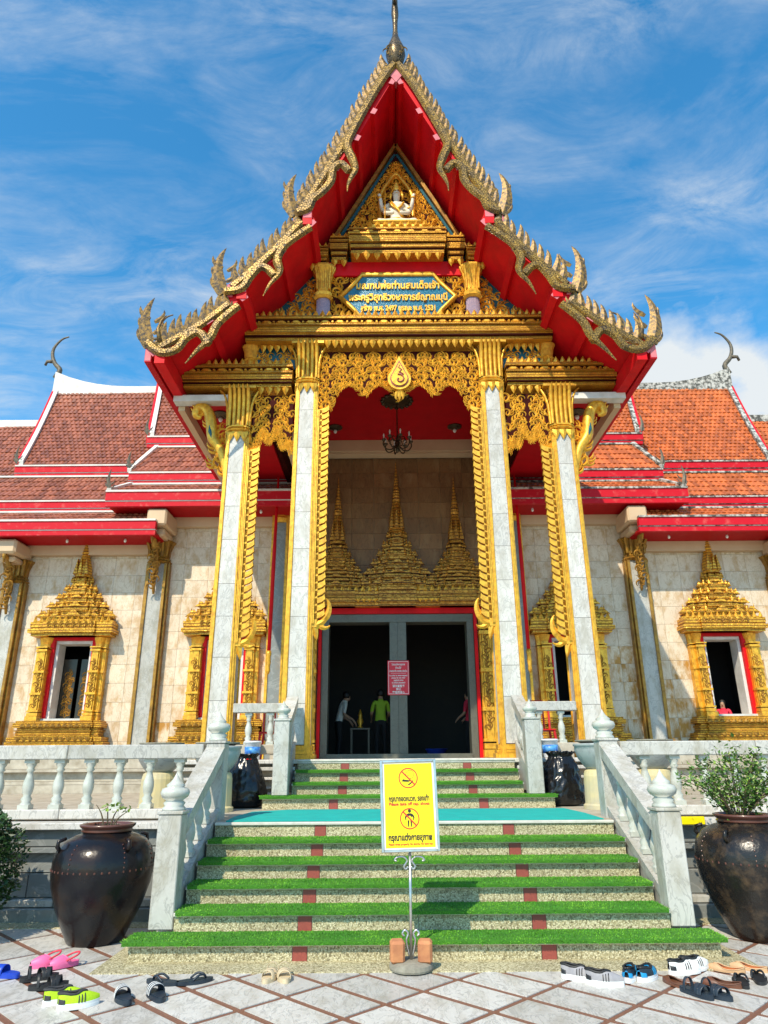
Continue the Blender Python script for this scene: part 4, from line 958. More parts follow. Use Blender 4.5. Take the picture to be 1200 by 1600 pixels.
for s in (-1, 1):
    for T in 'ABC':
        sec = [(-s * x, z) for x, z in TIERS[T]]
        q = MB(); q.prism(sec, YF, BACK[T]); rf = part(q, 'roof_tier', 'red', porch)
        rf['label'] = {'A': 'steep upper', 'B': 'middle', 'C': 'lowest'}[T] + ' red roof slope, %s side of the gable' % ('left' if s < 0 else 'right')
        # tile sheet on top of the slab
        q = MB(); top = TIERS[T][:3]; nrm = .045
        q.prism([(-s * x, z + .006) for x, z in top] + [(-s * (x - nrm), z + nrm) for x, z in reversed(top)], YF + .05, BACK[T] - .02); part(q, 'tile_sheet', 'tile_o', rf)
        und = TIERS[T][3:][::-1]          # underside, upper to lower
        fr = {'A': (.06, .28, .47, .68, .97), 'B': (.05, .45, .96), 'C': (.04, .42, .97)}[T]
        for k in fr:
            L1 = (Vector(und[1]) - Vector(und[0])).length; L2 = (Vector(und[2]) - Vector(und[1])).length; d = k * (L1 + L2)
            p = Vector(und[0]).lerp(Vector(und[1]), d / L1) if d < L1 else Vector(und[1]).lerp(Vector(und[2]), (d - L1) / L2)
            tv = (Vector(und[1]) - Vector(und[0])).normalized() if d < L1 else (Vector(und[2]) - Vector(und[1])).normalized()
            nv = Vector((-tv.y, tv.x)); nv = nv if nv.y < 0 else -nv       # pointing down / inwards
            c = [p - tv * .075 - nv * .02, p + tv * .075 - nv * .02, p + tv * .065 + nv * .075, p - tv * .065 + nv * .075]
            q = MB(); q.prism([(-s * a_.x, a_.y) for a_ in c], YF - .03, min(BACK[T] - .1, 15.9), 0); q.prism([(-s * a_.x, a_.y) for a_ in c], YF - .036, YF - .031, 1)
            part(q, 'purlin', ['red', 'pink'], rf)
        # end board of the tier
        ex, ez = TIERS[T][2]
        q = MB(); a_, b_ = sorted((-s * (ex - .05), -s * (ex + .06))); q.box(a_, b_, YF - .02, min(BACK[T] - .2, 15.6), ez - .30, ez - .02, 0); q.box(a_ + .008, b_ - .008, YF - .026, YF - .0205, ez - .28, ez - .03, 1); part(q, 'eave_board', ['red_worn', 'pink'], rf)
        q = MB(); a_, b_ = sorted((-s * (ex + .13), -s * (ex + .30))); q.box(a_, b_, YF - .05, min(BACK[T] - .2, 15.6), ez - .34, ez - .06, 0); q.box(a_ + .008, b_ - .008, YF - .056, YF - .0505, ez - .20, ez - .07, 1); part(q, 'eave_beam', ['red', 'pink'], rf)
        for pts, w, tip in RIB[T]:
            v, f = ribbon([(-s * x, z) for x, z in pts], w * RBW, .06, tip); q = MB(); q.add([(p[0], p[1] + YF - .06, p[2]) for p in v], f); part(q, 'naga_barge', 'gold_mosaic', rf)
        e0, e1 = {'A': ((-.14, 14.66), (-1.80, 11.04)), 'B': ((-1.76, 10.76), (-2.94, 9.38)), 'C': ((-2.96, 8.98), (-4.10, 8.15))}[T]
        n = {'A': 22, 'B': 10, 'C': 9}[T]
        v, f = ribbon([(-s * e0[0] + s * .02, e0[1] + .02), (-s * (e0[0] + e1[0]) / 2 - s * .02, (e0[1] + e1[1]) / 2 - .03), (-s * e1[0], e1[1] - .02)], .17, .045, False); q = MB(); q.add([(p[0], p[1] + YF - .022, p[2]) for p in v], f); part(q, 'crest_strip', 'gold_mosaic', rf)
        for i in range(n):
            t_ = (i + .4) / n; bow = -.05 * sin(pi * t_)
            x = e0[0] + (e1[0] - e0[0]) * t_ - bow * .6; z = e0[1] + (e1[1] - e0[1]) * t_ + bow
            o = put('roof_flame', FLM if s < 0 else FLMR, rf, (-s * x, YF - .02, z)); k = random.uniform(.92, 1.1)
            o.rotation_euler = (0, s * R({'A': 12, 'B': 8, 'C': 4}[T] + random.uniform(-4, 4)), 0); o.scale = (1, 1, k)
        hx, hz = {'A': (-1.90, 10.90), 'B': (-3.10, 9.20), 'C': (-4.28, 8.14)}[T]
        put('hang_hong', HANG if s < 0 else HANGR, rf, (-s * hx, YF - .02, hz))
        if T == 'C':
            q = MB(); q.tube([(-s * -4.10, YF - .02, 8.25), (-s * -4.16, YF - .02, 8.5), (-s * -4.12, YF - .02, 8.68), (-s * -4.04, YF - .02, 8.78)], [.05, .035, .02, .006], 6); part(q, 'naga_tongue', 'gold_old', rf, smooth=True)
# gable apex and chofa
q = MB(); q.prism([(-.13, 14.42), (0, 14.22), (.13, 14.42), (0, 14.62)], YF - .05, YF + .1); part(q, 'apex_block', 'pink', porch)
q = MB(); q.lathe([(.10, 14.66), (.16, 14.80), (.20, 14.98), (.185, 15.14), (.11, 15.36), (.065, 15.52), (.05, 15.70), (.055, 15.95), (.075, 16.15), (.07, 16.35), (.05, 16.6)], 0, YF - .02, 14)
q.tube([(0, YF - .02, 16.55), (0, YF - .10, 16.9), (0, YF - .05, 17.3), (0, YF + .15, 17.7), (0, YF + .2, 18.1)], [.05, .08, .07, .05, .01], 8)
q.tube([(0, YF - .06, 16.45), (0, YF - .22, 16.42), (0, YF - .3, 16.32)], [.06, .05, .01], 8)
ch = part(q, 'roof_finial', 'finial_mix', porch, smooth=True)
q = MB()
for i in range(7):
    a_ = i * 2 * pi / 7; place(q, KRB, .10 * cos(a_), 14.92 + .05 * (i % 3), YF - .02 - .10 * abs(sin(a_)) - .06, .22, .4 * cos(a_), i % 2 == 0)
part(q, 'finial_foliage', 'gold_old', ch)

# ================================================================== MAIN HALL
hall = thing('main_hall', 'long marble-clad temple hall with red and orange tiled tiered roof behind the porch', 'temple hall', (0, 16.2, ZP))
YW = 16.0
WINX = (-7.42, -3.95, 3.95, 7.42)
DOOR = 1.72
# wall backing with openings (boxes butted round doors and windows)
q = MB()
def wall_span(x0, x1, ztop, holes):
    xs = x0
    for hx0, hx1, hz0, hz1 in holes:
        q.box(xs, hx0, YW + .03, YW + .35, ZP - .5, ztop); q.box(hx0, hx1, YW + .03, YW + .35, hz1, ztop)
        if hz0 > ZP - .4: q.box(hx0, hx1, YW + .03, YW + .35, ZP - .5, hz0)
        xs = hx1
    q.box(xs, x1, YW + .03, YW + .35, ZP - .5, ztop)
WH = .43
wall_span(-11.2, -5.66, 7.0, [(WINX[0] - WH, WINX[0] + WH, 2.38, 4.08)])
wall_span(-5.66, -2.70, 8.3, [(WINX[1] - WH, WINX[1] + WH, 2.38, 4.08)])
wall_span(-2.70, 2.70, 9.1, [(-DOOR, DOOR, ZP - .5, 4.66)])
wall_span(2.70, 5.66, 8.3, [(WINX[2] - WH, WINX[2] + WH, 2.38, 4.08)])
wall_span(5.66, 11.2, 7.0, [(WINX[3] - WH, WINX[3] + WH, 2.38, 4.08)])
backing = part(q, 'wall', 'grout', hall)
TW, TH = .555, .405
TILES = {}
def wtile(w, h, mat):
    k = (round(w, 3), round(h, 3), mat)
    if k not in TILES:
        t_ = MB(); t_.box(-w / 2 + .0025, w / 2 - .0025, 0, .028, .0025, h - .0025); TILES[k] = t_.mesh('wall_tile', mat)
    return TILES[k]
def tile_wall(x0, x1, z0, z1, holes, parent, mat_fn):
    nx = max(1, round((x1 - x0) / TW)); nz = max(1, round((z1 - z0) / TH)); w = (x1 - x0) / nx; h = (z1 - z0) / nz
    for j in range(nz):
        for i in range(nx):
            xa, xb = x0 + w * i, x0 + w * (i + 1); za, zb = z0 + h * j, z0 + h * (j + 1)
            cut = False
            for a_, b_, c, d in holes:
                if xb > a_ + .01 and xa < b_ - .01 and zb > c + .01 and za < d - .01:
                    cut = True
                    if xa < a_ - .02: put('wall_tile', wtile(a_ - xa, h, mat_fn(i, j)), parent, ((xa + a_) / 2, YW + random.uniform(0, .003), za))
                    if xb > b_ + .02: put('wall_tile', wtile(xb - b_, h, mat_fn(i, j)), parent, ((xb + b_) / 2, YW + random.uniform(0, .003), za))
            if not cut: put('wall_tile', wtile(w, h, mat_fn(i, j)), parent, ((xa + xb) / 2, YW + random.uniform(0, .003), za))
def facing(nm):
    q_ = MB(); q_.box(-.01, .01, YW + .04, YW + .05, 3, 3.01); return part(q_, nm, 'grout', hall)
f1 = facing('left_wing_facing'); f2 = facing('centre_facing'); f3 = facing('right_wing_facing'); f4 = facing('door_wall_facing')
def wm(side):
    def fn(i, j):
        if side > 0 and j < 6 and random.random() < .9 - .11 * j: return 'wall_stain'
        return 'wall_stain' if (j < 3 and random.random() < .25) else 'wall'
    return fn
hole = lambda x: (x - .50, x + .50, 2.1, 4.3)
tile_wall(-11.0, -5.66, ZP - .02, 6.50, [hole(WINX[0])], f1, wm(-1))
tile_wall(5.66, 11.0, ZP - .02, 6.50, [hole(WINX[3])], f3, wm(1))
tile_wall(-5.66, -2.75, ZP - .02, 7.15, [hole(WINX[1])], f2, wm(-1))
tile_wall(2.75, 5.66, ZP - .02, 7.15, [hole(WINX[2])], f2, wm(1))
tile_wall(-2.75, 2.75, ZP - .02, 8.66, [(-2.0, 2.0, ZP - .1, 4.9)], f4, lambda i, j: 'wall_brown')

# -- stacked gold spire in relief
def spire(q, cx, yw, z0, hw, zt, dep=.34, tiers=5, m=0, hat=.34):
    """prasat spire: stepped tiers with little gables, bell and ringed needle"""
    hb = (zt - z0) * (1 - hat); z = z0
    for i in range(tiers):
        t_ = i / tiers; w = (hw - .15) * (1 - t_) ** 1.35 + .17; d = dep * (1 - .45 * t_); h = hb / (tiers + .6) * (1.25 if i == 0 else .94)
        for fx, fd in ((1, .55), (.74, .78), (.44, 1)):
            q.box(cx - w * fx, cx + w * fx, yw - d * fd, yw, z, z + h * .22, m); q.box(cx - w * fx * .90, cx + w * fx * .90, yw - d * fd * .86, yw, z + h * .22, z + h * .42, m)
            q.box(cx - w * fx * .96, cx + w * fx * .96, yw - d * fd * .95, yw, z + h * .44, z + h * .58, m); q.box(cx - w * fx * .8, cx + w * fx * .8, yw - d * fd * .7, yw, z + h * .58, z + h, m)
        n = 5 - (1 if i > 2 else 0)
        for k in range(n):
            f_ = (k / (n - 1) * 2 - 1); gx = cx + f_ * w * .86; gy = yw - d * (1 - abs(f_) * .45) - .005; gw = w * .22; gh = h * .62
            for ins, yy in ((1, 0), (.55, -.02)):
                q.prism([(gx - gw * ins, z + h * .5), (gx + gw * ins, z + h * .5), (gx, z + h * .5 + gh * ins)], gy + yy, gy + .06, m)
        for sg in (-1, 1):
            for fx, fd in ((1, .55), (.74, .78), (.44, 1)):
                gx = cx + sg * w * fx * .93; q.lathe([(.03, z + h * .55), (.038, z + h * .75), (.018, z + h * 1.0), (.002, z + h * 1.28)], gx, yw - d * fd * .9, 5, m)
        z += h
    w = .19; bh = (zt - z)
    q.lathe([(w * 1.05, z), (w * 1.0, z + bh * .05), (w * .92, z + bh * .18), (w * .62, z + bh * .34), (w * .46, z + bh * .42), (w * .52, z + bh * .44)], cx, yw - .10, 12, m)
    pr = []; z2 = z + bh * .44
    for k in range(9):
        r_ = w * (.50 - .036 * k); zz0 = z2 + bh * .32 * k / 9; pr += [(r_, zz0), (r_ * 1.12, zz0 + bh * .018), (r_ * .82, zz0 + bh * .034)]
    pr += [(w * .14, z2 + bh * .33), (w * .20, z2 + bh * .36), (w * .10, z2 + bh * .42), (.012, z2 + bh * .50), (.002, z + bh)]
    q.lathe(pr, cx, yw - .10, 10, m)
    for sg in (-1, 0, 1): q.prism([(cx + sg * .13 - .045, z + bh * .04), (cx + sg * .13 + .045, z + bh * .04), (cx + sg * .10, z + bh * .32)], yw - .33 + abs(sg) * .04, yw - .2, m)
LPET = petal_mesh(.10, .085, .04, 'lintel_petal', 'gold', True); LPETU = petal_mesh(.085, .15, .04, 'lintel_petal', 'gold', False)
def gold_pilaster(q, cx, y0, z0, z1, hw, dep):
    H = z1 - z0
    for dx, w, d in ((0, 1.0, .70), (0, .62, 1.0)):
        q.box(cx - hw * w, cx + hw * w, y0 - dep * d, y0, z0 + H * .10, z1 - H * .18)
    for za, zb, e in ((0, .05, 1.25), (.055, .09, 1.12), (.10, .12, 1.16), (.30, .325, 1.12), (.56, .585, 1.12), (.82, .845, 1.12), (.86, .875, 1.2)):
        q.box(cx - hw * e, cx + hw * e, y0 - dep * e, y0, z0 + H * za, z0 + H * zb)
    for k in (-1, 1): q.box(cx + k * hw * .80 - .012, cx + k * hw * .80 + .012, y0 - dep * .9, y0, z0 + H * .1, z0 + H * .85)
    q.lathe([(hw * .9, z0 + H * .875), (hw * .95, z0 + H * .92), (hw * 1.25, z0 + H * .985), (hw * 1.3, z0 + H)], cx, y0 - dep * .2, plan=REDENT)
def window(cx, label):
    y0 = YW - .003
    q = MB(); q.box(cx - .52, cx - .43, y0 - .10, YW + .30, 2.36, 4.12); q.box(cx + .43, cx + .52, y0 - .10, YW + .30, 2.36, 4.12); q.box(cx - .52, cx + .52, y0 - .10, YW + .30, 4.122, 4.22)
    w = part(q, 'window', 'red', hall); w['label'] = label
    q = MB(); 
    for k in (-1, 1): q.box(min(cx + k * .36, cx + k * .427), max(cx + k * .36, cx + k * .427), y0 - .02, YW + .32, 2.40, 4.045)
    q.box(cx - .427, cx + .427, y0 - .02, YW + .32, 4.05, 4.118); q.box(cx - .55, cx + .55, y0 - .16, YW + .32, 2.34, 2.398); part(q, 'inner_frame', 'white_pl', w)
    q = MB(); q.box(cx - .8, cx + .8, YW + 1.5, YW + 1.53, 1.6, 4.4); q.box(cx - .83, cx - .8, YW + .36, YW + 1.53, 1.6, 4.4); q.box(cx + .8, cx + .83, YW + .36, YW + 1.53, 1.6, 4.4); q.box(cx - .83, cx + .83, YW + .36, YW + 1.53, 4.4, 4.43); q.box(cx - .83, cx + .83, YW + .36, YW + 1.53, 1.57, 1.6); part(q, 'blackout_box', 'black', w)  # added black box, painted darkness in place of the room inside
    for k in ((-1, 1) if cx < 0 else ()):
        q = MB(); xa, xb = sorted((cx + k * .05, cx + k * .355)); q.box(xa, xb, YW + .34, YW + .38, 2.42, 3.75); sh = part(q, 'shutter', 'lacquer', w)
        q = MB(); fill_panel(q, lambda x, z: True, xa + .05, xb - .03, 2.50, 3.5, YW + .338, .17, 3); part(q, 'shutter_carving', 'gold_dark', sh)
    q = MB()
    for za, zb, hw, d in ((1.84, 1.90, 1.06, .40), (1.905, 2.0, 1.02, .42), (2.005, 2.03, .92, .33), (2.035, 2.12, .90, .31), (2.125, 2.15, .93, .34), (2.155, 2.20, .88, .30), (2.205, 2.30, .96, .36), (2.30, 2.345, .92, .33)):
        q.box(cx - hw, cx + hw, y0 - d, y0, za, zb); q.box(cx - hw * .82, cx + hw * .82, y0 - d - .05, y0, za, zb)
    sl_ = part(q, 'sill', 'gold_lined', w)
    row(petal_mesh(.10, .085, .04, 'sill_petal', 'gold_dark', False), 'sill_petal', sl_, cx - .78, cx + .78, y0 - .42, 2.21, .13)
    row(petal_mesh(.11, .085, .04, 'sill_petal', 'gold_dark', True), 'sill_petal', sl_, cx - .82, cx + .82, y0 - .475, 1.995, .14)
    for k in (-1, 1):
        q = MB(); gold_pilaster(q, cx + k * .60, y0, 2.35, 4.18, .10, .28); gold_pilaster(q, cx + k * .73, y0, 2.35, 4.18, .055, .17); pl = part(q, 'gold_pilaster', 'gold', w)
        q = MB()
        for i in range(9): place(q, KR[0], cx + k * .60, 2.68 + i * .115, y0 - .282, .13, 0, i % 2 == 0)
        part(q, 'pilaster_carving', 'gold_dark', pl)
    q = MB()
    for za, zb, hw, d in ((4.19, 4.25, .90, .34), (4.255, 4.34, .96, .40), (4.345, 4.38, .92, .36), (4.385, 4.50, .93, .37)): 
        q.box(cx - hw, cx + hw, y0 - d, y0, za, zb); q.box(cx - hw * .6, cx + hw * .6, y0 - d - .05, y0, za, zb)
    spire(q, cx, y0, 4.50, .86, 6.92, .36, 5, 0, .50); sp_ = part(q, 'spire', 'gold_carved', w)
    row(LPET, 'lintel_petal', sp_, cx - .56, cx + .56, y0 - .42, 4.345, .125); row(LPETU, 'lintel_petal', sp_, cx - .90, cx + .90, y0 - .36, 4.49, .14)
    q = MB()
    for i in range(8): place(q, KR[0], cx - .49 + .14 * i, 4.43, y0 - .425, .13, 0, i > 3)
    part(q, 'lintel_carving', 'gold_dark', sp_)
    return w
for x, l_ in zip(WINX, ('far left window with gilded spire, left of the marble pilaster', 'window half hidden behind the outer left porch column', 'window half hidden behind the outer right porch column', 'far right window with gilded spire and a person in red behind it')): window(x, l_)
# -- doorway with three spires
q = MB(); q.box(-DOOR - .02, -DOOR + .13, YW - .06, YW + .36, ZP, 4.50); q.box(DOOR - .13, DOOR + .02, YW - .06, YW + .36, ZP, 4.50); q.box(-DOOR - .02, DOOR + .02, YW - .06, YW + .36, 4.502, 4.68)
q.box(-.19, -.008, YW - .04, YW + .34, ZP + .10, 4.499); q.box(-.004, .19, YW - .035, YW + .34, ZP + .10, 4.499); q.box(-DOOR + .131, DOOR - .131, YW - .10, YW + .34, ZP + .001, ZP + .098)
dr = part(q, 'doorway', 'marble_shade', hall)
q = MB(); q.box(-DOOR - .25, DOOR + .25, YW - .11, YW - .002, 4.69, 4.82); part(q, 'red_lintel', 'red', dr)
for k in (-1, 1):
    q = MB(); gold_pilaster(q, k * 1.98, YW - .003, ZP + .01, 4.75, .13, .28); gold_pilaster(q, k * 2.24, YW - .003, ZP + .01, 4.75, .09, .18); pl = part(q, 'gold_pilaster', 'gold', dr); q = MB()
    for i in range(15): place(q, KR[0], k * 1.98, ZP + .65 + i * .15, YW - .285, .17, 0, i % 2 == 0)
    part(q, 'pilaster_carving', 'gold_dark', pl)
    q = MB(); xa, xb = sorted((k * 1.75, k * 1.82)); q.box(xa, xb, YW - .12, YW, ZP + .01, 4.69); part(q, 'red_jamb', 'red', dr)
    q = MB(); q.box(*sorted((k * 2.62, k * 2.96)), YW - .22, YW - .002, ZP + .01, 7.4); wp = part(q, 'wall_pilaster', 'marble_d', dr)
    q = MB()
    for e in (.0, .34): q.box(k * 2.62 + k * e - .03, k * 2.62 + k * e + .03, YW - .25, YW, ZP + .01, 7.4)
    part(q, 'gold_edge', 'gold', wp)
    q = MB(); q.lathe([(.16, 6.9), (.20, 7.0), (.17, 7.05), (.18, 7.2), (.27, 7.4)], k * 2.79, YW - .12, plan=REDENT); part(q, 'pilaster_capital', 'gold', wp)
q = MB()
for za, zb, d in ((4.825, 4.90, .30), (4.905, 5.0, .36), (5.005, 5.06, .32), (5.065, 5.18, .34)):
    q.box(-2.02, 2.02, YW - d, YW - .003, za, zb)
    for c in (-1.40, 0, 1.40): q.box(c - .42, c + .42, YW - d - .06, YW - .003, za, zb)
spire(q, 0, YW - .003, 5.18, .90, 8.55, .44, 6, 0, .52); spire(q, -1.42, YW - .003, 5.18, .78, 8.12, .36, 6, 0, .56); spire(q, 1.42, YW - .003, 5.18, .78, 8.12, .36, 6, 0, .56)
ts = part(q, 'triple_spire', 'gold_carved_shade', dr)
row(LPETU, 'antefix', ts, -2.0, 2.0, YW - .35, 5.17, .16); row(LPET, 'antefix', ts, -2.0, 2.0, YW - .37, 4.99, .13)
# room behind the doors, its darkness put into the wall colour
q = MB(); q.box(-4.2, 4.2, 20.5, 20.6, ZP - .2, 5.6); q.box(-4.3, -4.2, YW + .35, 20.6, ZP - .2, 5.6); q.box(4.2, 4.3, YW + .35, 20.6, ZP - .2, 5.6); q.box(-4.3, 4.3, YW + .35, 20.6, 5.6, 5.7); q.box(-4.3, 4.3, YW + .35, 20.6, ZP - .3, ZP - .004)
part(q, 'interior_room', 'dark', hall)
# plinth of the hall
for s in (-1, 1):
    q = MB(); a_, b_ = sorted((s * 3.47, s * 11.2))
    for z0, z1, y0 in ((ZL + .002, ZL + .16, 15.0), (ZL + .165, ZL + .22, 15.1), (ZL + .225, ZL + .40, 15.25), (ZL + .405, ZL + .46, 15.12), (ZL + .465, ZP + .30, 15.45)): q.box(a_, b_, y0, YW + .02, z0, z1)
    part(q, 'plinth', 'cream', hall)
# -- wall pilasters with capitals and hanging brackets
def wall_pilaster(x, zt, label):
    q = MB(); q.box(x - .17, x + .17, YW - .20, YW - .002, ZP + .3, zt - .55); p = part(q, 'wall_pilaster', 'marble_g', hall); p['label'] = label
    q = MB()
    for k in (-1, 1):
        q.box(x + k * .20 - .03, x + k * .20 + .03, YW - .24, YW, ZP + .3, zt - .55); q.box(x + k * .255 - .018, x + k * .255 + .018, YW - .16, YW, ZP + .3, zt - .55)
    part(q, 'gold_edge', 'gold_dark', p)
    q = MB(); z = zt - .55; q.lathe([(.24, z), (.28, z + .05), (.24, z + .09), (.25, z + .12), (.22, z + .16), (.23, z + .32), (.29, z + .48), (.34, z + .55)], x, YW - .02, plan=REDENT); part(q, 'pilaster_capital', 'gold_dark', p)
    q = MB()
    for k in (-2, -1, 0, 1, 2): q.tube([(x + k * .10, YW - .25, z + .17), (x + k * .105, YW - .26, z + .34), (x + k * .12, YW - .31, z + .47), (x + k * .13, YW - .37, z + .53)], [.03, .036, .036, .012], 6)
    part(q, 'capital_petals', 'gold_dark', p)
    q = MB(); c = bez([(x, YW - .28, z - .75), (x, YW - .36, z - .45), (x, YW - .30, z - .15), (x, YW - .42, z + .15), (x, YW - .60, z + .45), (x, YW - .78, z + .52), (x, YW - .74, z + .36)], 4)
    q.tube([tuple(p_) for p_ in c], [.02 + .05 * sin(pi * min(1, (i + 1) / len(c))) for i in range(len(c))], 7)
    for i in range(6): place(q, KRB, x, z - .55 + .17 * i, YW - .40 - .03 * i, .22, .3 * (-1) ** i, i % 2 == 0)
    part(q, 'hanging_bracket', 'gold_dark', p)
wall_pilaster(-5.66, 6.45, 'marble pilaster with gold edges between the two left windows'); wall_pilaster(5.66, 6.45, 'marble pilaster with gold edges between the two right windows')
wall_pilaster(-9.0, 6.0, 'marble pilaster at the far left edge'); wall_pilaster(9.0, 6.0, 'marble pilaster beyond the far right window')

# -- roofs
def tile_field(name, parent, mat, P, cols_w=.125, rows=20, lift=.03):
    """P(u, v) -> point on the slope; u across 0..1, v down 0..1; every tile is its own small curved plate"""
    a_ = P(0, .5); b_ = P(1, .5); n = max(2, int((b_ - a_).length / cols_w)); V = []; F = []
    for j in range(rows):
        v0, v1 = j / rows, min(1.0, (j + 1.12) / rows)
        off = .5 / n if j % 2 else 0
        for i in range(n):
            u0, u1 = i / n, (i + 1) / n
            if off: u0 = min(1, u0 + off); u1 = min(1, u1 + off)
            if u1 - u0 < .3 / n: continue
            A, B, C, D = P(u0, v0), P(u1, v0), P(u1, v1), P(u0, v1)
            nr = (B - A).cross(D - A); nr.normalize()
            if nr.z < 0: nr = -nr
            jt = random.uniform(.8, 1.25) * lift; o = len(V)
            for e0, e1, h0, h1 in ((0, 0, 0, .5), (.25, .25, .55, 1.3), (.75, .75, .55, 1.3), (1, 1, 0, .5)):
                V.append(tuple(A.lerp(B, e0) + nr * jt * h0)); V.append(tuple(D.lerp(C, e1) + nr * jt * h1)); V.append(tuple(D.lerp(C, e1) - nr * .012))
            for k in range(3):
                q0 = o + 3 * k; F.append((q0, q0 + 1, q0 + 4, q0 + 3)); F.append((q0 + 1, q0 + 2, q0 + 5, q0 + 4))
    me = bpy.data.meshes.new(name); me.from_pydata(V, [], F); me.materials.append(M[mat]); me.update()
    o = put(name, me, parent); o['kind'] = 'stuff'; return o
def lerp(a_, b_, t_): return a_ + (b_ - a_) * t_
YR = 19.5
DARKFL = flame_mesh('corner_finial', 'darkfin', .55, .06, .5, .03, 2)
DARKFLR = flame_mesh('corner_finial', 'darkfin', .55, .06, -.5, .03, 2)
def hall_roof(s, nm, xin, xr, xb, zr, zb, sk1, sk2, eave, mat, white, xs_end, chofa=True, zin=None):
    """one telescoped roof tier on one side: main slope, two skirts, fascias, barge, ridge"""
    side = 'left' if s < 0 else 'right'
    q = MB(); q.hexa([(s * xin, 16.95, zb - .36), (s * xb, 16.95, zb - .36), (s * xr, YR + .02, zr - .36), (s * xin, YR + .02, zr - .36), (s * xin, 16.95, zb - .24), (s * xb, 16.95, zb - .24), (s * xr, YR + .02, zr - .24), (s * xin, YR + .02, zr - .24)])
    rf = part(q, 'hall_roof', 'red', hall); rf['label'] = '%s roof tier of the hall, %s of the porch' % (nm, side)
    def curve(v): return v ** 1.0, 1 - (1 - v) ** 1.0
    def Pm(u, v):
        y = lerp(YR, 16.80, v); z = lerp(zr, zb, v) - .30 * sin(pi * v) * .55
        return Vector((s * lerp(xin, lerp(xr, xb, v) - .14, u), y, z))
    tile_field('tile_field', rf, mat, Pm, .125, 21)
    # back slope (plain sheet)
    q = MB(); q.hexa([(s * xin, 22.3, zb - .1), (s * xb, 22.3, zb - .1), (s * xr, YR, zr - .1), (s * xin, YR, zr - .1), (s * xin, 22.3, zb), (s * xb, 22.3, zb), (s * xr, YR, zr - .01), (s * xin, YR, zr - .01)]); part(q, 'rear_slope', mat, rf)
    # ridge, barge boards, gable end
    wm_ = 'white_pl' if white else 'white_moss'
    q = MB(); n = 12; top = []
    for i in range(n + 1):
        t_ = i / n; x = lerp(xin, xr + .02, t_); up = .55 * max(0, (t_ - .55) / .45) ** 2.2 if chofa else .1 * max(0, (t_ - .55) / .45) ** 2
        top.append((x, zr + .13 + up))
    q.prism([(s * x, z) for x, z in top] + [(s * (xr + .02), zr - .15), (s * xin, zr - .06)], YR - .10, YR + .10); part(q, 'ridge', wm_, rf)
    q = MB(); m_ = 10
    for i in range(m_):
        v0, v1 = i / m_, (i + 1) / m_; A, B = Pm(1, v0), Pm(1, v1); w = .12
        q.hexa([(A.x, A.y, A.z - .05), (A.x + s * w, A.y, A.z - .05), (B.x + s * w, B.y, B.z - .05), (B.x, B.y, B.z - .05), (A.x, A.y - .04, A.z + .12), (A.x + s * w, A.y - .04, A.z + .12), (B.x + s * w, B.y - .04, B.z + .12), (B.x, B.y - .04, B.z + .12)], 0)
        q.hexa([(A.x + s * w, A.y, A.z - .22), (A.x + s * (w + .08), A.y, A.z - .22), (B.x + s * (w + .08), B.y, B.z - .22), (B.x + s * w, B.y, B.z - .22), (A.x + s * w, A.y - .03, A.z + .08), (A.x + s * (w + .08), A.y - .03, A.z + .08), (B.x + s * (w + .08), B.y - .03, B.z + .08), (B.x + s * w, B.y - .03, B.z + .08)], 1)
    part(q, 'barge_board', [wm_, 'red_worn'], rf)
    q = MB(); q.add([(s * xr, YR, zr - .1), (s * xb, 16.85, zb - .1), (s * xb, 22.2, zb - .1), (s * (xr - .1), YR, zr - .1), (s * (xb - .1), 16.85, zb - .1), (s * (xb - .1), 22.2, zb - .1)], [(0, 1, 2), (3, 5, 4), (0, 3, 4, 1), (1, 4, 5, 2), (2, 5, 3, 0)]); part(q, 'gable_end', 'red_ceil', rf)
    if chofa:
        x0 = xr + .05; z0 = zr + .5
        c = bez([(s * x0, YR, z0), (s * (x0 - .10), YR, z0 + .30), (s * (x0 + .10), YR, z0 + .55), (s * (x0 + .22), YR, z0 + .85), (s * (x0 + .20), YR, z0 + 1.15), (s * (x0 + .0), YR, z0 + 1.45), (s * (x0 - .22), YR, z0 + 1.55)], 4)
        q = MB(); q.tube([tuple(p) for p in c], [.075 * (1 - i / len(c)) + .018 for i in range(len(c))], 7)
        q.tube([(s * (x0 + .14), YR, z0 + .62), (s * (x0 + .36), YR, z0 + .62), (s * (x0 + .40), YR, z0 + .48)], [.07, .05, .04], 6); part(q, 'chofa', 'darkfin', rf, smooth=True)
    # fascia + skirts
    def fascia(x0, x1, y, z0, z1, nm_='fascia'):
        a_, b_ = sorted((s * x0, s * x1)); q = MB(); h = z1 - z0
        q.box(a_, b_, y, y + .10, z0, z0 + h * .30, 0); q.box(a_, b_, y - .012, y + .10, z0 + h * .30, z0 + h * .36, 1); q.box(a_, b_, y - .03, y + .10, z0 + h * .36, z0 + h * .88, 0); q.box(a_, b_, y - .055, y + .10, z0 + h * .88, z1, 1)
        return part(q, nm_, ['red_worn', wm_], rf)
    e1, e2 = xs_end
    def skirt(x0, x1t, x1b, ya, za, yb, zb_, rows):
        def Ps(u, v): return Vector((s * lerp(x0, lerp(x1t, x1b, v), u), lerp(ya, yb, v), lerp(za, zb_, v)))
        q = MB(); q.hexa([(s * x0, yb, zb_ - .12), (s * x1b, yb, zb_ - .12), (s * x1t, ya, za - .12), (s * x0, ya, za - .12), (s * x0, yb, zb_ - .03), (s * x1b, yb, zb_ - .03), (s * x1t, ya, za - .03), (s * x0, ya, za - .03)]); part(q, 'skirt_deck', 'red', rf)
        tile_field('tile_field', rf, mat, Ps, .125, rows)
        q = MB()
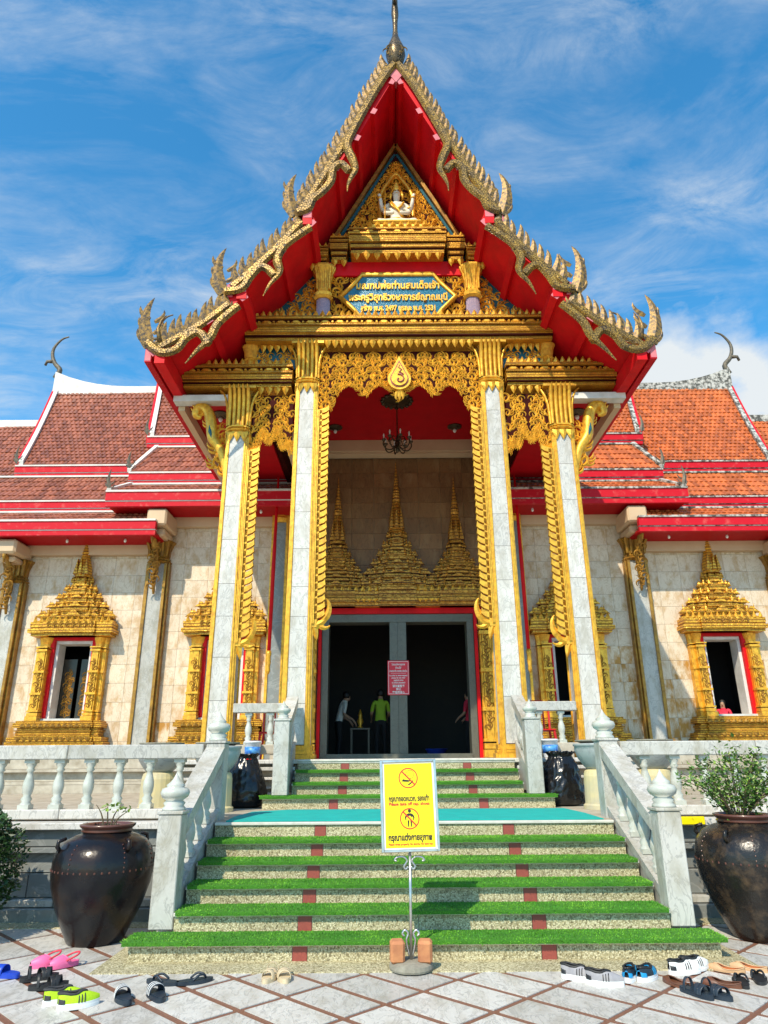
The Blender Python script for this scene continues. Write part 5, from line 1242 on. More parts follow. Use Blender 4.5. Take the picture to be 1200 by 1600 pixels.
        a_, b_ = sorted((s * x0, s * x1t)); q.box(a_, b_, ya - .06, ya + .05, za + .0, za + .045)
        A, B = Ps(1, 0), Ps(1, 1); q.hexa([(A.x - s * .02, A.y, A.z), (A.x + s * .08, A.y, A.z), (B.x + s * .08, B.y, B.z), (B.x - s * .02, B.y, B.z), (A.x - s * .02, A.y - .03, A.z + .08), (A.x + s * .08, A.y - .03, A.z + .08), (B.x + s * .08, B.y - .03, B.z + .08), (B.x - s * .02, B.y - .03, B.z + .08)]); part(q, 'skirt_edge', wm_, rf)
        fl = put('corner_finial', DARKFL if s < 0 else DARKFLR, rf, (B.x + s * .02, B.y, B.z + .05)); 
    fascia(xin, xb, 16.72, sk1[0] + .06, zb - .05)
    skirt(zin or xin, e1 - .35, e1, 16.66, sk1[0], 15.9, sk1[1], 5)
    put('corner_finial', DARKFL if s < 0 else DARKFLR, rf, (s * (xb + .02), 16.78, zb + .02))
    fascia(zin or xin, e1, 15.84, sk2[0] + .05, sk1[1] - .04)
    skirt(zin or xin, e2 - .25, e2, 15.76, sk2[0], 15.1, sk2[1], 3)
    fascia(zin or xin, e2 + .03, 14.98, eave, sk2[1] - .02, 'eave_fascia')
    a_, b_ = sorted((s * (zin or xin), s * (e2 - .02))); q = MB(); q.box(a_, b_, 15.06, YW - .01, eave + .02, eave + .07); part(q, 'soffit', 'red_ceil', rf)
    q = MB(); q.box(a_, b_, YW - .16, YW - .012, eave - .22, eave + .018); part(q, 'wall_beam', 'beige', rf)
    for i in range(3 if nm != 'inner' else 1):
        x = (zin or xin) + (.8 + 1.35 * i)
        q = MB(); q.lathe([(.012, eave - .07), (.03, eave - .05), (.03, eave - .02), (.02, eave + .02)], s * x, 15.35, 8); part(q, 'eave_lamp', 'bulb', rf, smooth=True)
    return rf
for s in (-1, 1):
    mt = 'tile_b' if s < 0 else 'tile_o'; wh = s < 0
    hall_roof(s, 'inner', 0.0, 7.45, 6.60, 13.45, 9.72, (9.30, 8.30), (7.88, 7.46), 7.05, mt, wh, (6.62, 6.72), True, 2.4)
    hall_roof(s, 'middle', 5.2, 10.80, 9.98, 12.62, 8.90, (8.47, 7.56), (7.17, 6.75), 6.36, mt, wh, (12.6, 12.8), True, 5.52)
    hall_roof(s, 'outer', 9.4, 14.2, 13.4, 11.45, 7.80, (7.40, 6.6), (6.25, 5.85), 5.5, mt, wh, (14.6, 14.8), False, 12.9)
    # cream corbels where the eaves step
    q = MB(); x = s * 5.62
    q.box(min(x - s * .30, x + s * .16), max(x - s * .30, x + s * .16), 15.05, 15.98, 6.62, 7.02, 0, .04); q.box(min(x - s * .22, x + s * .10), max(x - s * .22, x + s * .10), 15.25, 15.98, 6.42, 6.615, 0, .04); part(q, 'corbel', 'beige', hall)
    q = MB(); x = s * 9.0
    q.box(x - .26, x + .26, 15.15, 15.98, 6.0, 6.34, 0, .05); q.box(x - .18, x + .18, 15.35, 15.98, 5.86, 5.995, 0, .04); part(q, 'corbel', 'beige', hall)

# ================================================================== OBJECTS
# -- yellow notice on a stand
SX, SY = -.115, 6.16
t = thing('sign_stand', 'yellow notice board about caps and shoes on a thin metal stand before the steps', 'sign', (SX, SY, .014))
q = MB(); q.lathe([(.165, .016), (.17, .03), (.165, .055), (.13, .07), (.03, .078)], SX, SY, 26); part(q, 'base', 'stonebase', t)
q = MB(); q.tube([(SX, SY, .07), (SX + .005, SY, .84)], .012, 10); part(q, 'pole', 'steel', t, smooth=True)
for sg in (-1, 1):
    q = MB(); q.tube([tuple(p) for p in bez([(SX + sg * .012, SY, .10), (SX + sg * .035, SY, .20), (SX + sg * .02, SY, .25), (SX + sg * .045, SY, .275), (SX + sg * .065, SY, .25), (SX + sg * .05, SY, .235)], 4)], .009, 6)
    part(q, 'scroll_foot', 'steel', t, smooth=True); q = MB(); q.tube([tuple(p) for p in bez([(SX + sg * .012, SY, .72), (SX + sg * .03, SY, .70), (SX + sg * .045, SY, .72), (SX + sg * .02, SY, .76), (SX + sg * .05, SY, .79), (SX + sg * .10, SY, .785), (SX + sg * .12, SY, .765), (SX + sg * .10, SY, .76)], 4)], .008, 6)
    part(q, 'scroll_bracket', 'steel', t, smooth=True)
bt = Matrix.Translation((SX + .005, SY, 1.175)) @ Matrix.Rotation(R(-5), 4, 'X') @ Matrix.Rotation(R(-1.2), 4, 'Y')
def bxf(p): return tuple(bt @ Vector(p))
q = MB(); q.xf = bxf; w_, h_ = .235, .35
q.box(-w_ + .01, w_ - .01, .0, .012, -h_ + .01, h_ - .01); bd = part(q, 'board', 'white', t)
q = MB(); q.xf = bxf
q.box(-w_, -w_ + .022, -.012, .022, -h_, h_, 0, .004); q.box(w_ - .022, w_, -.012, .022, -h_, h_, 0, .004); q.box(-w_ + .0225, w_ - .0225, -.012, .022, h_ - .022, h_, 0, .004); q.box(-w_ + .0225, w_ - .0225, -.012, .022, -h_, -h_ + .022, 0, .004); part(q, 'frame', 'steel', t)
q = MB(); q.xf = bxf; q.box(-.200, .200, -.003, -.0005, -.318, .318); part(q, 'yellow_panel', 'yellow', bd)
def sgn_text(txt, w, z, sz, mt, bold=.0):
    me = fit_text(text_mesh(txt, sz, mt, .0008, bold=bold), w); me.transform(bt @ Matrix.Translation((0, -.0045, z))); put('lettering', me, bd)
sgn_text('กรุณาถอดหมวก, รองเท้า', .335, .045, .055, 'signblk', .002); sgn_text('Please take off cap, shoes', .335, .006, .034, 'signred', .001)
sgn_text('กรุณาแต่งกายสุภาพ', .355, -.245, .062, 'signblk', .0025); sgn_text('Please dress properly No shorts, No tank top', .355, -.292, .022, 'signred', .0006)
def ring(q, cx, cz, r, w, y=-.0045, n=40):
    v = []; f = []
    for i in range(n):
        a_ = 2 * pi * i / n; v += [(cx + (r - w) * cos(a_), y, cz + (r - w) * sin(a_)), (cx + r * cos(a_), y, cz + r * sin(a_))]
    for i in range(n): j = (i + 1) % n; f.append((2 * i, 2 * j, 2 * j + 1, 2 * i + 1))
    q.add(v, f)
for cz in (.205, -.105):
    q = MB(); q.xf = bxf; ring(q, 0, cz, .080, .009); a_ = .707 * .074
    q.add([(-a_ - .004, -.0052, cz + a_ - .004), (-a_ + .004, -.0052, cz + a_ + .004), (a_ + .004, -.0052, cz - a_ + .004), (a_ - .004, -.0052, cz - a_ - .004)], [(0, 1, 2, 3)]); part(q, 'prohibition_ring', 'signred', bd)
def disc(q, cx, cz, rx, rz, y=-.004, n=20, a0=0, a1=2 * pi):
    q.add([(cx + rx * cos(a0 + (a1 - a0) * i / n), y, cz + rz * sin(a0 + (a1 - a0) * i / n)) for i in range(n + (0 if a1 - a0 > 6 else 1))], [tuple(range(n + (0 if a1 - a0 > 6 else 1)))])
q = MB(); q.xf = bxf; z = -.105
disc(q, 0, z + .058, .013, .014); q.add([(-.012, -.004, z + .04), (.012, -.004, z + .04), (.03, -.004, z + .03), (.04, -.004, z + .01), (.034, -.004, z - .012), (.027, -.004, z - .010), (.029, -.004, z + .008), (.018, -.004, z + .018), (.014, -.004, z + .005), (.006, -.004, z + .022), (-.006, -.004, z + .022), (-.014, -.004, z + .005), (-.018, -.004, z + .018), (-.029, -.004, z + .008), (-.027, -.004, z - .010), (-.034, -.004, z - .012), (-.040, -.004, z + .01), (-.03, -.004, z + .03)], [tuple(range(18))])
for sg in (-1, 1): q.add([(sg * .018, -.004, z - .012), (sg * .004, -.004, z - .012), (sg * .008, -.004, z - .06), (sg * .016, -.004, z - .06)], [(0, 1, 2, 3)])
part(q, 'person_pictogram', 'signblk', bd)
q = MB(); q.xf = bxf; z = .205
q.add([(-.052, -.004, z - .026), (-.046, -.004, z - .008), (-.028, -.004, z - .012), (.0, -.004, z - .016), (.02, -.004, z - .022), (.0, -.004, z - .03), (-.03, -.004, z - .028)], [tuple(range(7))])
q.add([(-.015, -.004, z - .058), (.01, -.004, z - .054), (.035, -.004, z - .035), (.045, -.004, z - .02), (.038, -.004, z - .018), (.02, -.004, z - .034), (.0, -.004, z - .048)], [tuple(range(7))])
disc(q, 0, z + .02, .004, .004); ring(q, .015, z + .028, .034, .003, -.004, 26); part(q, 'shoe_pictogram', 'signblk', bd)
for sg, rt in ((-1, .12), (1, -.1)):
    q = MB(); q.box(-.055, .055, -.05, .05, 0, .155, 0, .018); o = part(q, 'brick', 'brickc')
    o.location = (SX + sg * .108, SY - .03, .066); o.rotation_euler = (R(6), 0, rt); o.scale = (1, 1, 1)
    tag(o, 'orange brick weighing down the sign base, %s of the pole' % ('left' if sg < 0 else 'right'), 'brick', 'bricks on the sign base')
# -- red notice on the door post
q = MB(); q.box(-.245, .245, YW - .065, YW - .05, 2.86, 3.62, 0, .006); nb = tag(part(q, 'door_notice', 'notice'), 'red notice with white writing hung on the post between the doors', 'sign')
q = MB()
for x0, x1, z0, z1 in ((-.225, .225, 3.592, 3.60), (-.225, .225, 2.88, 2.888), (-.225, -.218, 2.89, 3.59), (.218, .225, 2.89, 3.59), (-.17, .17, 3.335, 3.34), (-.15, .15, 3.10, 3.105)): q.box(x0, x1, YW - .069, YW - .0655, z0, z1)
part(q, 'white_border', 'white', nb)
for txt, w, z, sz in (('โปรดแต่งกายสุภาพ', .30, 3.53, .06), ('ห้ามใส่', .13, 3.455, .06), ('กางเกงขาสั้น สายเดี่ยว เสื้อกล้าม', .40, 3.385, .055), ('In order to show respect', .40, 3.285, .045), ('please do not wear', .31, 3.235, .045), ('spaghetti straps', .22, 3.185, .045), ('or short trousers', .30, 3.135, .045), ('请衣着整齐', .27, 3.05, .06), ('禁止', .11, 2.985, .06), ('穿短裤背心', .28, 2.915, .06)):
    me = fit_text(text_mesh(txt, sz, 'white', .001, bold=.001), w); put('lettering', me, nb, (0, YW - .068, z))

# -- jars
def jar(x, y, k, mat, label):
    t = thing('jar', label, 'jar', (x, y, .006), 'big glazed jars')
    pr = [(.235, .006), (.25, .02), (.30, .12), (.385, .30), (.442, .48), (.46, .60), (.455, .70), (.43, .79), (.37, .86), (.28, .905), (.235, .918), (.225, .935)]
    q = MB(); q.lathe([(r_ * k, z * k) for r_, z in pr], x, y, 48); part(q, 'body', mat, t, smooth=True)
    q = MB(); q.lathe([(.225 * k, .934 * k), (.24 * k, .945 * k), (.225 * k, .958 * k), (.235 * k, .966 * k), (.255 * k, .985 * k), (.26 * k, 1.0 * k), (.235 * k, 1.005 * k), (.21 * k, .985 * k), (.205 * k, .95 * k)], x, y, 40); part(q, 'rim', 'jarrim', t, smooth=True)
    q = MB(); q.lathe([(.20 * k, .95 * k), (.19 * k, .975 * k), (.08 * k, .985 * k)], x, y, 20); part(q, 'soil', 'soil', t)
    q = MB()
    for i in range(46):
        a_ = i * 2 * pi / 46; q.lathe([(.002, .615 * k), (.009, .62 * k), (.009, .632 * k), (.002, .637 * k)], x + .455 * k * cos(a_), y + .455 * k * sin(a_), 5)
        if i % 8 == 0:
            for z, r_ in ((.66, .457), (.70, .458), (.74, .448), (.78, .436), (.815, .412), (.845, .385), (.50, .42), (.45, .40), (.40, .38)): q.lathe([(.002, z * k - .008), (.007, z * k), (.002, z * k + .008)], x + r_ * k * cos(a_), y + r_ * k * sin(a_), 5)
    stuff(part(q, 'studs', 'jarrim', t))
    for a_ in (-.75, -2.4, .9, 2.4):
        q = MB(); c = Vector((x + .40 * k * cos(a_), y + .40 * k * sin(a_), .85 * k)); ot = Vector((cos(a_), sin(a_), 0))
        q.tube([tuple(c - Vector((0, 0, .06)) + ot * .02), tuple(c + ot * .05 - Vector((0, 0, .02))), tuple(c + ot * .045 + Vector((0, 0, .025))), tuple(c - ot * .02 + Vector((0, 0, .045)))], [.018, .02, .018, .014], 7); part(q, 'lug', mat, t, smooth=True)
    return t
jar(-2.92, 7.12, .97, 'jar', 'big dark brown glazed jar with a bare sprout, left of the stairs')
jar(3.06, 7.10, 1.02, 'jar2', 'big speckled glazed jar holding a rose bush, right of the stairs')

# -- plants
def leaf_cloud(q, pts, sz, rnd, m=0, spread=1.0):
    V = []; F = []
    for p in pts:
        a_ = rnd.uniform(0, 2 * pi); el = rnd.uniform(-.6, 1.0); d = Vector((cos(a_) * cos(el), sin(a_) * cos(el), sin(el))); s_ = d.cross(Vector((rnd.uniform(-1, 1), rnd.uniform(-1, 1), 1))); s_.normalize()
        l_ = sz * rnd.uniform(.6, 1.3); w = l_ * .28; p = Vector(p); nrm = d.cross(s_) * l_ * .12; o = len(V)
        V.extend([tuple(p), tuple(p + d * l_ * .45 + s_ * w + nrm), tuple(p + d * l_ * .5), tuple(p + d * l_ * .45 - s_ * w + nrm), tuple(p + d * l_)])
        F.extend([(o, o + 1, o + 2), (o + 1, o + 4, o + 2), (o, o + 2, o + 3), (o + 2, o + 4, o + 3)])
    q.add(V, F, m)
rnd = random.Random(5)
t = thing('rose_bush', 'bushy rose with small green leaves and a red bloom growing in the right jar', 'plant', (3.06, 7.10, 1.0))
stems = []; st_q = MB()
for i in range(30):
    a_ = rnd.uniform(0, 2 * pi); ln = rnd.uniform(.30, .66); sp = rnd.uniform(.12, .64)
    b_ = Vector((3.0 + .06 * cos(a_), 7.08 + .06 * sin(a_), .98)); tip = b_ + Vector((cos(a_) * sp * .85 - .06, sin(a_) * sp * .55 - .03, ln * (1.05 - .45 * sp)))
    c = bez([tuple(b_), tuple(b_.lerp(tip, .5) + Vector((0, 0, .07))), tuple(tip)], 6); stems.append(c); st_q.tube([tuple(p) for p in c], [.006 * (1 - k / len(c)) + .002 for k in range(len(c))], 5)
part(st_q, 'stems', 'stem', t)
pl, py_l = [], []
for c in stems:
    for k in range(88):
        f_ = rnd.uniform(.15, 1.0) ** .8; p = c[min(len(c) - 1, int(f_ * (len(c) - 1)))]; p = p + Vector((rnd.gauss(0, .055), rnd.gauss(0, .05), rnd.gauss(0, .045))); (pl if rnd.random() < .7 else py_l).append(tuple(p))
q = MB(); leaf_cloud(q, [p for i_, p in enumerate(pl) if i_ % 4], .05, rnd); stuff(part(q, 'foliage', 'leaf', t)); q = MB(); leaf_cloud(q, py_l, .04, rnd); stuff(part(q, 'young_foliage', 'leaf_y', t))
q = MB(); bp_ = Vector((3.42, 6.98, 1.36))
for k in range(10):
    a_ = k * 2.4; r_ = .012 + .0035 * k; q.lathe([(.006, bp_.z - .02), (.018, bp_.z), (.014, bp_.z + .022)], bp_.x + r_ * cos(a_), bp_.y + r_ * sin(a_), 6)
part(q, 'rose_bloom', 'flower', t, smooth=True); q = MB(); q.tube([(3.08, 7.08, 1.0), (3.28, 7.0, 1.22), (3.42, 6.98, 1.35)], .005, 5); part(q, 'stems', 'stem', t)
t = thing('sprout', 'thin bare sprout with a few leaves growing in the left jar', 'plant', (-2.92, 7.12, .95))
q = MB(); lv = []
for dx, h_, bx in ((-.03, .20, -.09), (0, .18, -.01), (.03, .16, .06), (.05, .13, .12)):
    c = bez([(-2.92 + dx, 7.10, .94), (-2.92 + dx + bx * .4, 7.09, .94 + h_ * .6), (-2.92 + dx + bx, 7.08, .94 + h_)], 5); q.tube([tuple(p) for p in c], [.010 - .0007 * k for k in range(len(c))], 6)
    if bx > -.05: lv += [tuple(c[-1] + Vector((rnd.gauss(0, .025), rnd.gauss(0, .02), rnd.gauss(.01, .02)))) for _ in range(12)]
part(q, 'stems', 'stem', t); q = MB(); leaf_cloud(q, lv, .05, rnd); part(q, 'leaves', 'leaf_y', t)
q = MB(); leaf_cloud(q, [(-2.92 + rnd.gauss(0, .09), 7.1 + rnd.gauss(0, .09), .955) for _ in range(90)], .04, rnd); stuff(part(q, 'dry_litter', 'soil', t))
t = thing('hedge_bush', 'dense dark green clipped bush at the far left edge', 'bush', (-4.25, 7.15, 0))
q = MB(); pts = []
for i in range(9000):
    a_ = rnd.uniform(0, 2 * pi); u = rnd.uniform(-1, 1); r_ = rnd.uniform(.55, 1.0) ** .5 * (1 + .12 * sin(5 * a_ + 3 * u) + .06 * sin(11 * a_)); s_ = (1 - abs(u) ** 3) ** .4
    pts.append((-4.33 + .56 * r_ * cos(a_) * s_, 7.12 + .50 * r_ * sin(a_) * s_, 0.62 + .50 * u * (.9 + .1 * r_)))
leaf_cloud(q, pts, .055, rnd); stuff(part(q, 'foliage', 'leaf_d', t))
q = MB()
for i in range(5): a_ = i * 1.26; q.tube([(-4.25 + .04 * cos(a_), 7.12 + .04 * sin(a_), 0), (-4.25 + .12 * cos(a_), 7.12 + .12 * sin(a_), .4), (-4.25 + .3 * cos(a_), 7.12 + .28 * sin(a_), .95)], [.03, .024, .01], 6)
part(q, 'stems', 'stem', t)

# -- urns on round pedestals
for x, lb in ((-3.26, 'further left behind the terrace balusters'), (-2.52, 'hidden behind the left stair post'), (2.50, 'beside the right rubbish bag'), (3.20, 'further right behind the terrace balusters')):
    t = thing('stone_urn', 'grey lotus basin on a yellowish round pedestal, %s' % lb, 'urn', (x, 9.65, ZL), 'stone basins on the terrace')
    q = MB(); q.lathe([(.25, ZL + .002), (.25, ZL + .05), (.225, ZL + .07), (.215, ZL + .40), (.20, ZL + .46), (.17, ZL + .48)], x, 9.65, 22); part(q, 'pedestal', 'pedestal', t, smooth=False)
    q = MB(); q.lathe([(.16, ZL + .48), (.20, ZL + .52), (.27, ZL + .62), (.305, ZL + .72), (.30, ZL + .76), (.315, ZL + .77), (.315, ZL + .80), (.27, ZL + .80), (.22, ZL + .72)], x, 9.65, 24); part(q, 'bowl', 'urn', t, smooth=True)
    q = MB(); q.lathe([(.20, ZL + .80), (.29, ZL + .83), (.29, ZL + .845), (.05, ZL + .85)], x, 9.65, 20); part(q, 'dark_lid', 'stonebase', t)

# -- rubbish bags and paint buckets
for x, y, sd_, lb in ((-2.30, 10.42, 3, 'left of the upper stairs, below a bucket'), (2.14, 10.40, 4, 'right of the upper stairs, below a bucket')):
    rr = random.Random(sd_); q = MB(); n = 72; off = Vector((rr.uniform(0, 9), rr.uniform(0, 9), 0)); ctl = [(0, .20), (.02, .28), (.08, .31), (.2, .315), (.33, .285), (.45, .25), (.54, .215), (.60, .18), (.64, .15), (.67, .17), (.70, .19)]
    V = []; F = []; m_ = 34
    for j in range(m_ + 1):
        z = .70 * j / m_; r_ = next(r0 + (r1 - r0) * (z - z0) / (z1 - z0) for (z0, r0), (z1, r1) in zip(ctl, ctl[1:]) if z <= z1 + 1e-9)
        for i in range(n):
            a_ = 2 * pi * i / n; d = Vector((cos(a_) * 3.2, sin(a_) * 3.2, z * 5)) + off
            k = 1 + .16 * abs(mnoise.noise(d)) * 1.0 + .10 * (.5 - abs(mnoise.noise(d * 2.3 + Vector((z * 9, 0, 0))))) + .05 * abs(mnoise.noise(d * 5)) - .06
            if z > .56: k += .10 * sin(19 * a_ + 3 * z) * (z - .56) / .14
            V.append((x + r_ * k * cos(a_) + (.05 * z if x > 0 else 0), y + r_ * .85 * k * sin(a_), ZL + .004 + z + (.03 * mnoise.noise(d * 1.7) * (z > .05))))
    for j in range(m_):
        for i in range(n): i2 = (i + 1) % n; F.append((j * n + i, j * n + i2, j * n + n + i2, j * n + n + i))
    F.append(tuple(range(n - 1, -1, -1))); F.append(tuple(range(m_ * n, m_ * n + n))); q.add(V, F)
    if x < 0:
        q2 = MB(); q2.lathe([(.02, ZL + .60), (.09, ZL + .63), (.05, ZL + .66)], x + .04, y - .05, 9)
    b_ = part(q, 'rubbish_bag', 'bag', smooth=True); tag(b_, 'full black plastic rubbish bag on the landing, ' + lb, 'rubbish bag', 'black rubbish bags')
    if x < 0: part(q2, 'red_wrapper', 'redplast', b_)
    bx, by = (x + .0 if x < 0 else x + .03), 10.98
    t = thing('paint_bucket', 'white plastic bucket with blue label, %s of the upper stairs' % ('left' if x < 0 else 'right'), 'bucket', (bx, by, ZP), 'plastic buckets on the porch edge')
    q = MB(); q.lathe([(.105, ZP + .006), (.108, ZP + .02), (.122, ZP + .24), (.132, ZP + .245), (.132, ZP + .265), (.12, ZP + .27)], bx, by, 24); part(q, 'pail', 'plwhite', t, smooth=True)
    q = MB(); q.lathe([(.1145, ZP + .07), (.1205, ZP + .185)], bx, by, 24); part(q, 'label_wrap', 'lblue', t, smooth=True)
# -- plastic chairs on the porch
def chair(x, y, lb):
    t = thing('plastic_chair', lb, 'chair', (x, y, ZP), 'red plastic chairs')
    q = MB(); q.box(x - .21, x + .21, y - .2, y + .2, ZP + .42, ZP + .45, 0, .012); part(q, 'seat', 'redplast', t)
    for sx in (-1, 1):
        for sy in (-1, 1):
            q = MB(); q.tube([(x + sx * .18, y + sy * .17, ZP + .42), (x + sx * .22, y + sy * .21, ZP + .005)], [.022, .018], 7); part(q, 'leg', 'redplast', t)
    q = MB(); q.tube([(x - .19, y + .19, ZP + .44), (x - .20, y + .25, ZP + .85), (x - .1, y + .26, ZP + .92), (x + .1, y + .26, ZP + .92), (x + .20, y + .25, ZP + .85), (x + .19, y + .19, ZP + .44)], .02, 7)
    for k in (-.1, 0, .1): q.tube([(x + k, y + .2, ZP + .45), (x + k, y + .255, ZP + .91)], .016, 6)
    part(q, 'backrest', 'redplast', t)
chair(2.30, 12.1, 'red plastic chair behind the right porch balustrade'); chair(-2.25, 12.5, 'red plastic chair behind the left porch balustrade')
for s in (-1, 1):
    t = thing('red_pole', 'long red pole with gold tip hanging against the wall, %s of the doors' % ('left' if s < 0 else 'right'), 'pole', (s * 2.82, 15.2, 3.25), 'red hanging poles')
    q = MB(); q.tube([(s * 2.80, 15.2, 7.84), (s * 2.82, 15.2, 5.6), (s * 2.83, 15.2, 3.75)], [.025, .045, .04], 8); part(q, 'shaft', 'red', t, smooth=True)
    q = MB(); q.lathe([(.05, 3.75), (.06, 3.68), (.045, 3.62), (.055, 3.5), (.04, 3.4), (.05, 3.32), (.02, 3.25)], s * 2.83, 15.2, 10); part(q, 'gold_tip', 'gold', t, smooth=True)
# -- chandelier and ceiling roses
t = thing('chandelier', 'dark wrought chandelier hanging from the red porch ceiling', 'chandelier', (0, 13.6, 7.8))
q = MB(); q.tube([(0, 13.6, 8.98), (0, 13.6, 8.1)], .016, 6); part(q, 'rod', 'bronze', t)
q = MB(); q.lathe([(.01, 7.72), (.05, 7.78), (.03, 7.86), (.06, 7.95), (.03, 8.02), (.02, 8.12)], 0, 13.6, 12); part(q, 'stem', 'bronze', t, smooth=True)
for i in range(8):
    a_ = i * pi / 4 + .2; c = lambda r_, z: (r_ * cos(a_), 13.6 + r_ * sin(a_), z)
    q = MB(); q.tube([tuple(p) for p in bez([c(.03, 7.90), c(.12, 7.80), c(.24, 7.80), c(.31, 7.90), c(.30, 7.98)], 4)], .014, 6); q.tube([tuple(p) for p in bez([c(.03, 8.0), c(.14, 8.08), (c(.2, 8.0)), c(.14, 7.95)], 3)], .011, 5); q.lathe([(.012, 7.97), (.045, 8.0), (.05, 8.02), (.02, 8.03)], .30 * cos(a_), 13.6 + .30 * sin(a_), 8); ar = part(q, 'arm', 'bronze', t, smooth=True)
    q = MB(); q.lathe([(.014, 8.03), (.014, 8.09), (.02, 8.11), (.014, 8.15), (.002, 8.17)], .30 * cos(a_), 13.6 + .30 * sin(a_), 8); part(q, 'candle_bulb', 'bulb', ar, smooth=True)
q = MB(); q.lathe([(.33, 8.998), (.33, 8.975), (.22, 8.95), (.10, 8.92), (.03, 8.91)], 0, 13.6, 24)
for i in range(16): a_ = i * pi / 8; q.lathe([(.012, 8.93), (.05, 8.96), (.05, 8.99)], .32 * cos(a_), 13.6 + .32 * sin(a_), 6)
part(q, 'ceiling_rose', 'bronze', t)
for x, y, z, lb in ((-1.45, 14.9, 8.998, 'left of the chandelier'), (1.40, 14.9, 8.998, 'right of the chandelier'), (-3.45, 12.0, 7.838, 'under the left eave'), (3.45, 12.0, 7.838, 'under the right eave')):
    t = thing('ceiling_lamp', 'small dark bronze ceiling lamp on the red ceiling, %s' % lb, 'lamp', (x, y, z), 'ceiling lamps')
    q = MB(); q.lathe([(.17, z), (.17, z - .02), (.10, z - .05), (.04, z - .07)], x, y, 18); part(q, 'canopy', 'bronze', t)
    q = MB(); q.lathe([(.03, z - .07), (.045, z - .11), (.03, z - .15), (.005, z - .165)], x, y, 10); part(q, 'bulb', 'bulb', t, smooth=True)
q = MB(); q.box(2.62, 3.02, 7.86, 7.892, .862, .94, 0, .006); tag(part(q, 'yellow_board', 'yellow'), 'short yellow board on the terrace ledge behind the right jar', 'board')

# -- people in the dark doorway
def person(lb, x, y, z0, yaw, lean, shirt, seated=False, arms=.35, h=1.0):
    J = []; B = []
    def jt(p, r_, r2=None):
        J.append((p[0], p[1], p[2], r_, r2 or r_)); return len(J) - 1
    def up(p):      # bend the trunk forward about the hips
        d = Vector((p[0], p[1], p[2] - .92)); c, s_ = cos(lean), sin(lean)
        return (d.x, d.y * c + d.z * s_, .92 + d.z * c - d.y * s_)
    pel = jt((0, 0, .92), .135, .10); w = jt(up((0, 0, 1.10)), .12, .09); ch = jt(up((0, 0, 1.28)), .145, .10); nk = jt(up((0, .0, 1.43)), .055); hd = jt(up((0, .02, 1.51)), .075, .085); tp_ = jt(up((0, .015, 1.61)), .07, .08)
    B += [(pel, w), (w, ch), (ch, nk), (nk, hd), (hd, tp_)]
    ns = jt(up((0, .115, 1.52)), .014); B.append((hd, ns))
    for s in (-1, 1):
        sh = jt(up((s * .17, 0, 1.36)), .062); el = jt(up((s * .225, .06 * arms, 1.08)), .044); wr = jt(up((s * .20, .06 + .28 * arms, .90 + .16 * arms)), .028); pa = jt(up((s * .195, .09 + .34 * arms, .84 + .17 * arms)), .032, .018)
        B += [(ch, sh), (sh, el), (el, wr), (wr, pa)]
        for k in range(4):
            f1_ = jt(up((s * (.175 + .014 * k), .11 + .37 * arms, .795 + .17 * arms)), .009); f2_ = jt(up((s * (.17 + .014 * k), .11 + .38 * arms, .755 + .01 * abs(k - 1.5) + .17 * arms)), .007); B += [(pa, f1_), (f1_, f2_)]
        th = jt(up((s * .16, .12 + .36 * arms, .825 + .17 * arms)), .009); B.append((pa, th))
        if not seated: kn = jt((s * .095, .03, .49), .062); an = jt((s * .10, -.01, .08), .04); to = jt((s * .115, .15, .035), .034)
        else: kn = jt((s * .14, .42, .90), .066); an = jt((s * .12, .44, .50), .042); to = jt((s * .12, .56, .45), .034)
        hp = jt((s * .085, .0, .86), .09); B += [(pel, hp), (hp, kn), (kn, an), (an, to)]
    zs = lambda c: c.z
    def paint(c):
        d = Vector((c.x, c.y, c.z - .92)); cc, ss = cos(-lean), sin(-lean); y2, z2 = d.y * cc + d.z * ss, .92 + d.z * cc - d.y * ss
        if z2 > 1.425: return 0
        if c.z < .90 and abs(c.x) < .19 and z2 < .9: return 2
        if z2 > .86 and not (abs(c.x) > .15 and z2 < 1.12): return 1
        return 0 if abs(c.x) > .15 and not seated else 2
    me = skin_mesh('person', J, B, ['skin', shirt, 'trouser'], paint, 2, pel)
    o = bpy.data.objects.new('person', me); COL.objects.link(o); o.location = (x, y, z0); o.rotation_euler = (0, 0, yaw); o.scale = (h, h, h)
    tag(o, lb, 'person'); WL[o.name] = Vector((0, 0, 0))
    q = MB(); cx_ = up((0, -.008, 1.575)); q.lathe([(.086, cx_[2] - .07), (.098, cx_[2] - .02), (.095, cx_[2] + .04), (.06, cx_[2] + .09), (.01, cx_[2] + .105)], cx_[0], cx_[1] - .012, 14); hh = local_part(q, 'hair', 'hair', o, True)
    q = MB()
    for s in (-1, 1): e = up((s * .035, .098, 1.545)); q.lathe([(.002, e[2] - .008), (.010, e[2]), (.002, e[2] + .008)], e[0], e[1], 6)
    local_part(q, 'eyes', 'signblk', o); q = MB(); m1, m2 = up((-.025, .098, 1.475)), up((.025, .098, 1.475)); q.tube([m1, m2], .007, 5); local_part(q, 'mouth', 'signred', o)
    return o
person('person in a white shirt bowing inside the left door', -1.50, 18.3, ZP, R(-75), .35, 'shirtw', False, .9, 1.0)
person('person in a green shirt seen from behind next to the door post', -.42, 18.2, ZP, R(8), .06, 'shirtg', False, .7, 1.0)
person('person in a pinkish red shirt at the right edge of the doors', 1.82, 18.2, ZP, R(60), .0, 'shirtr', False, .5, .98)
person('person in red sitting behind the far right window', 7.58, 16.75, ZP - .02, R(150), .0, 'shirtr', True, .4, .76)
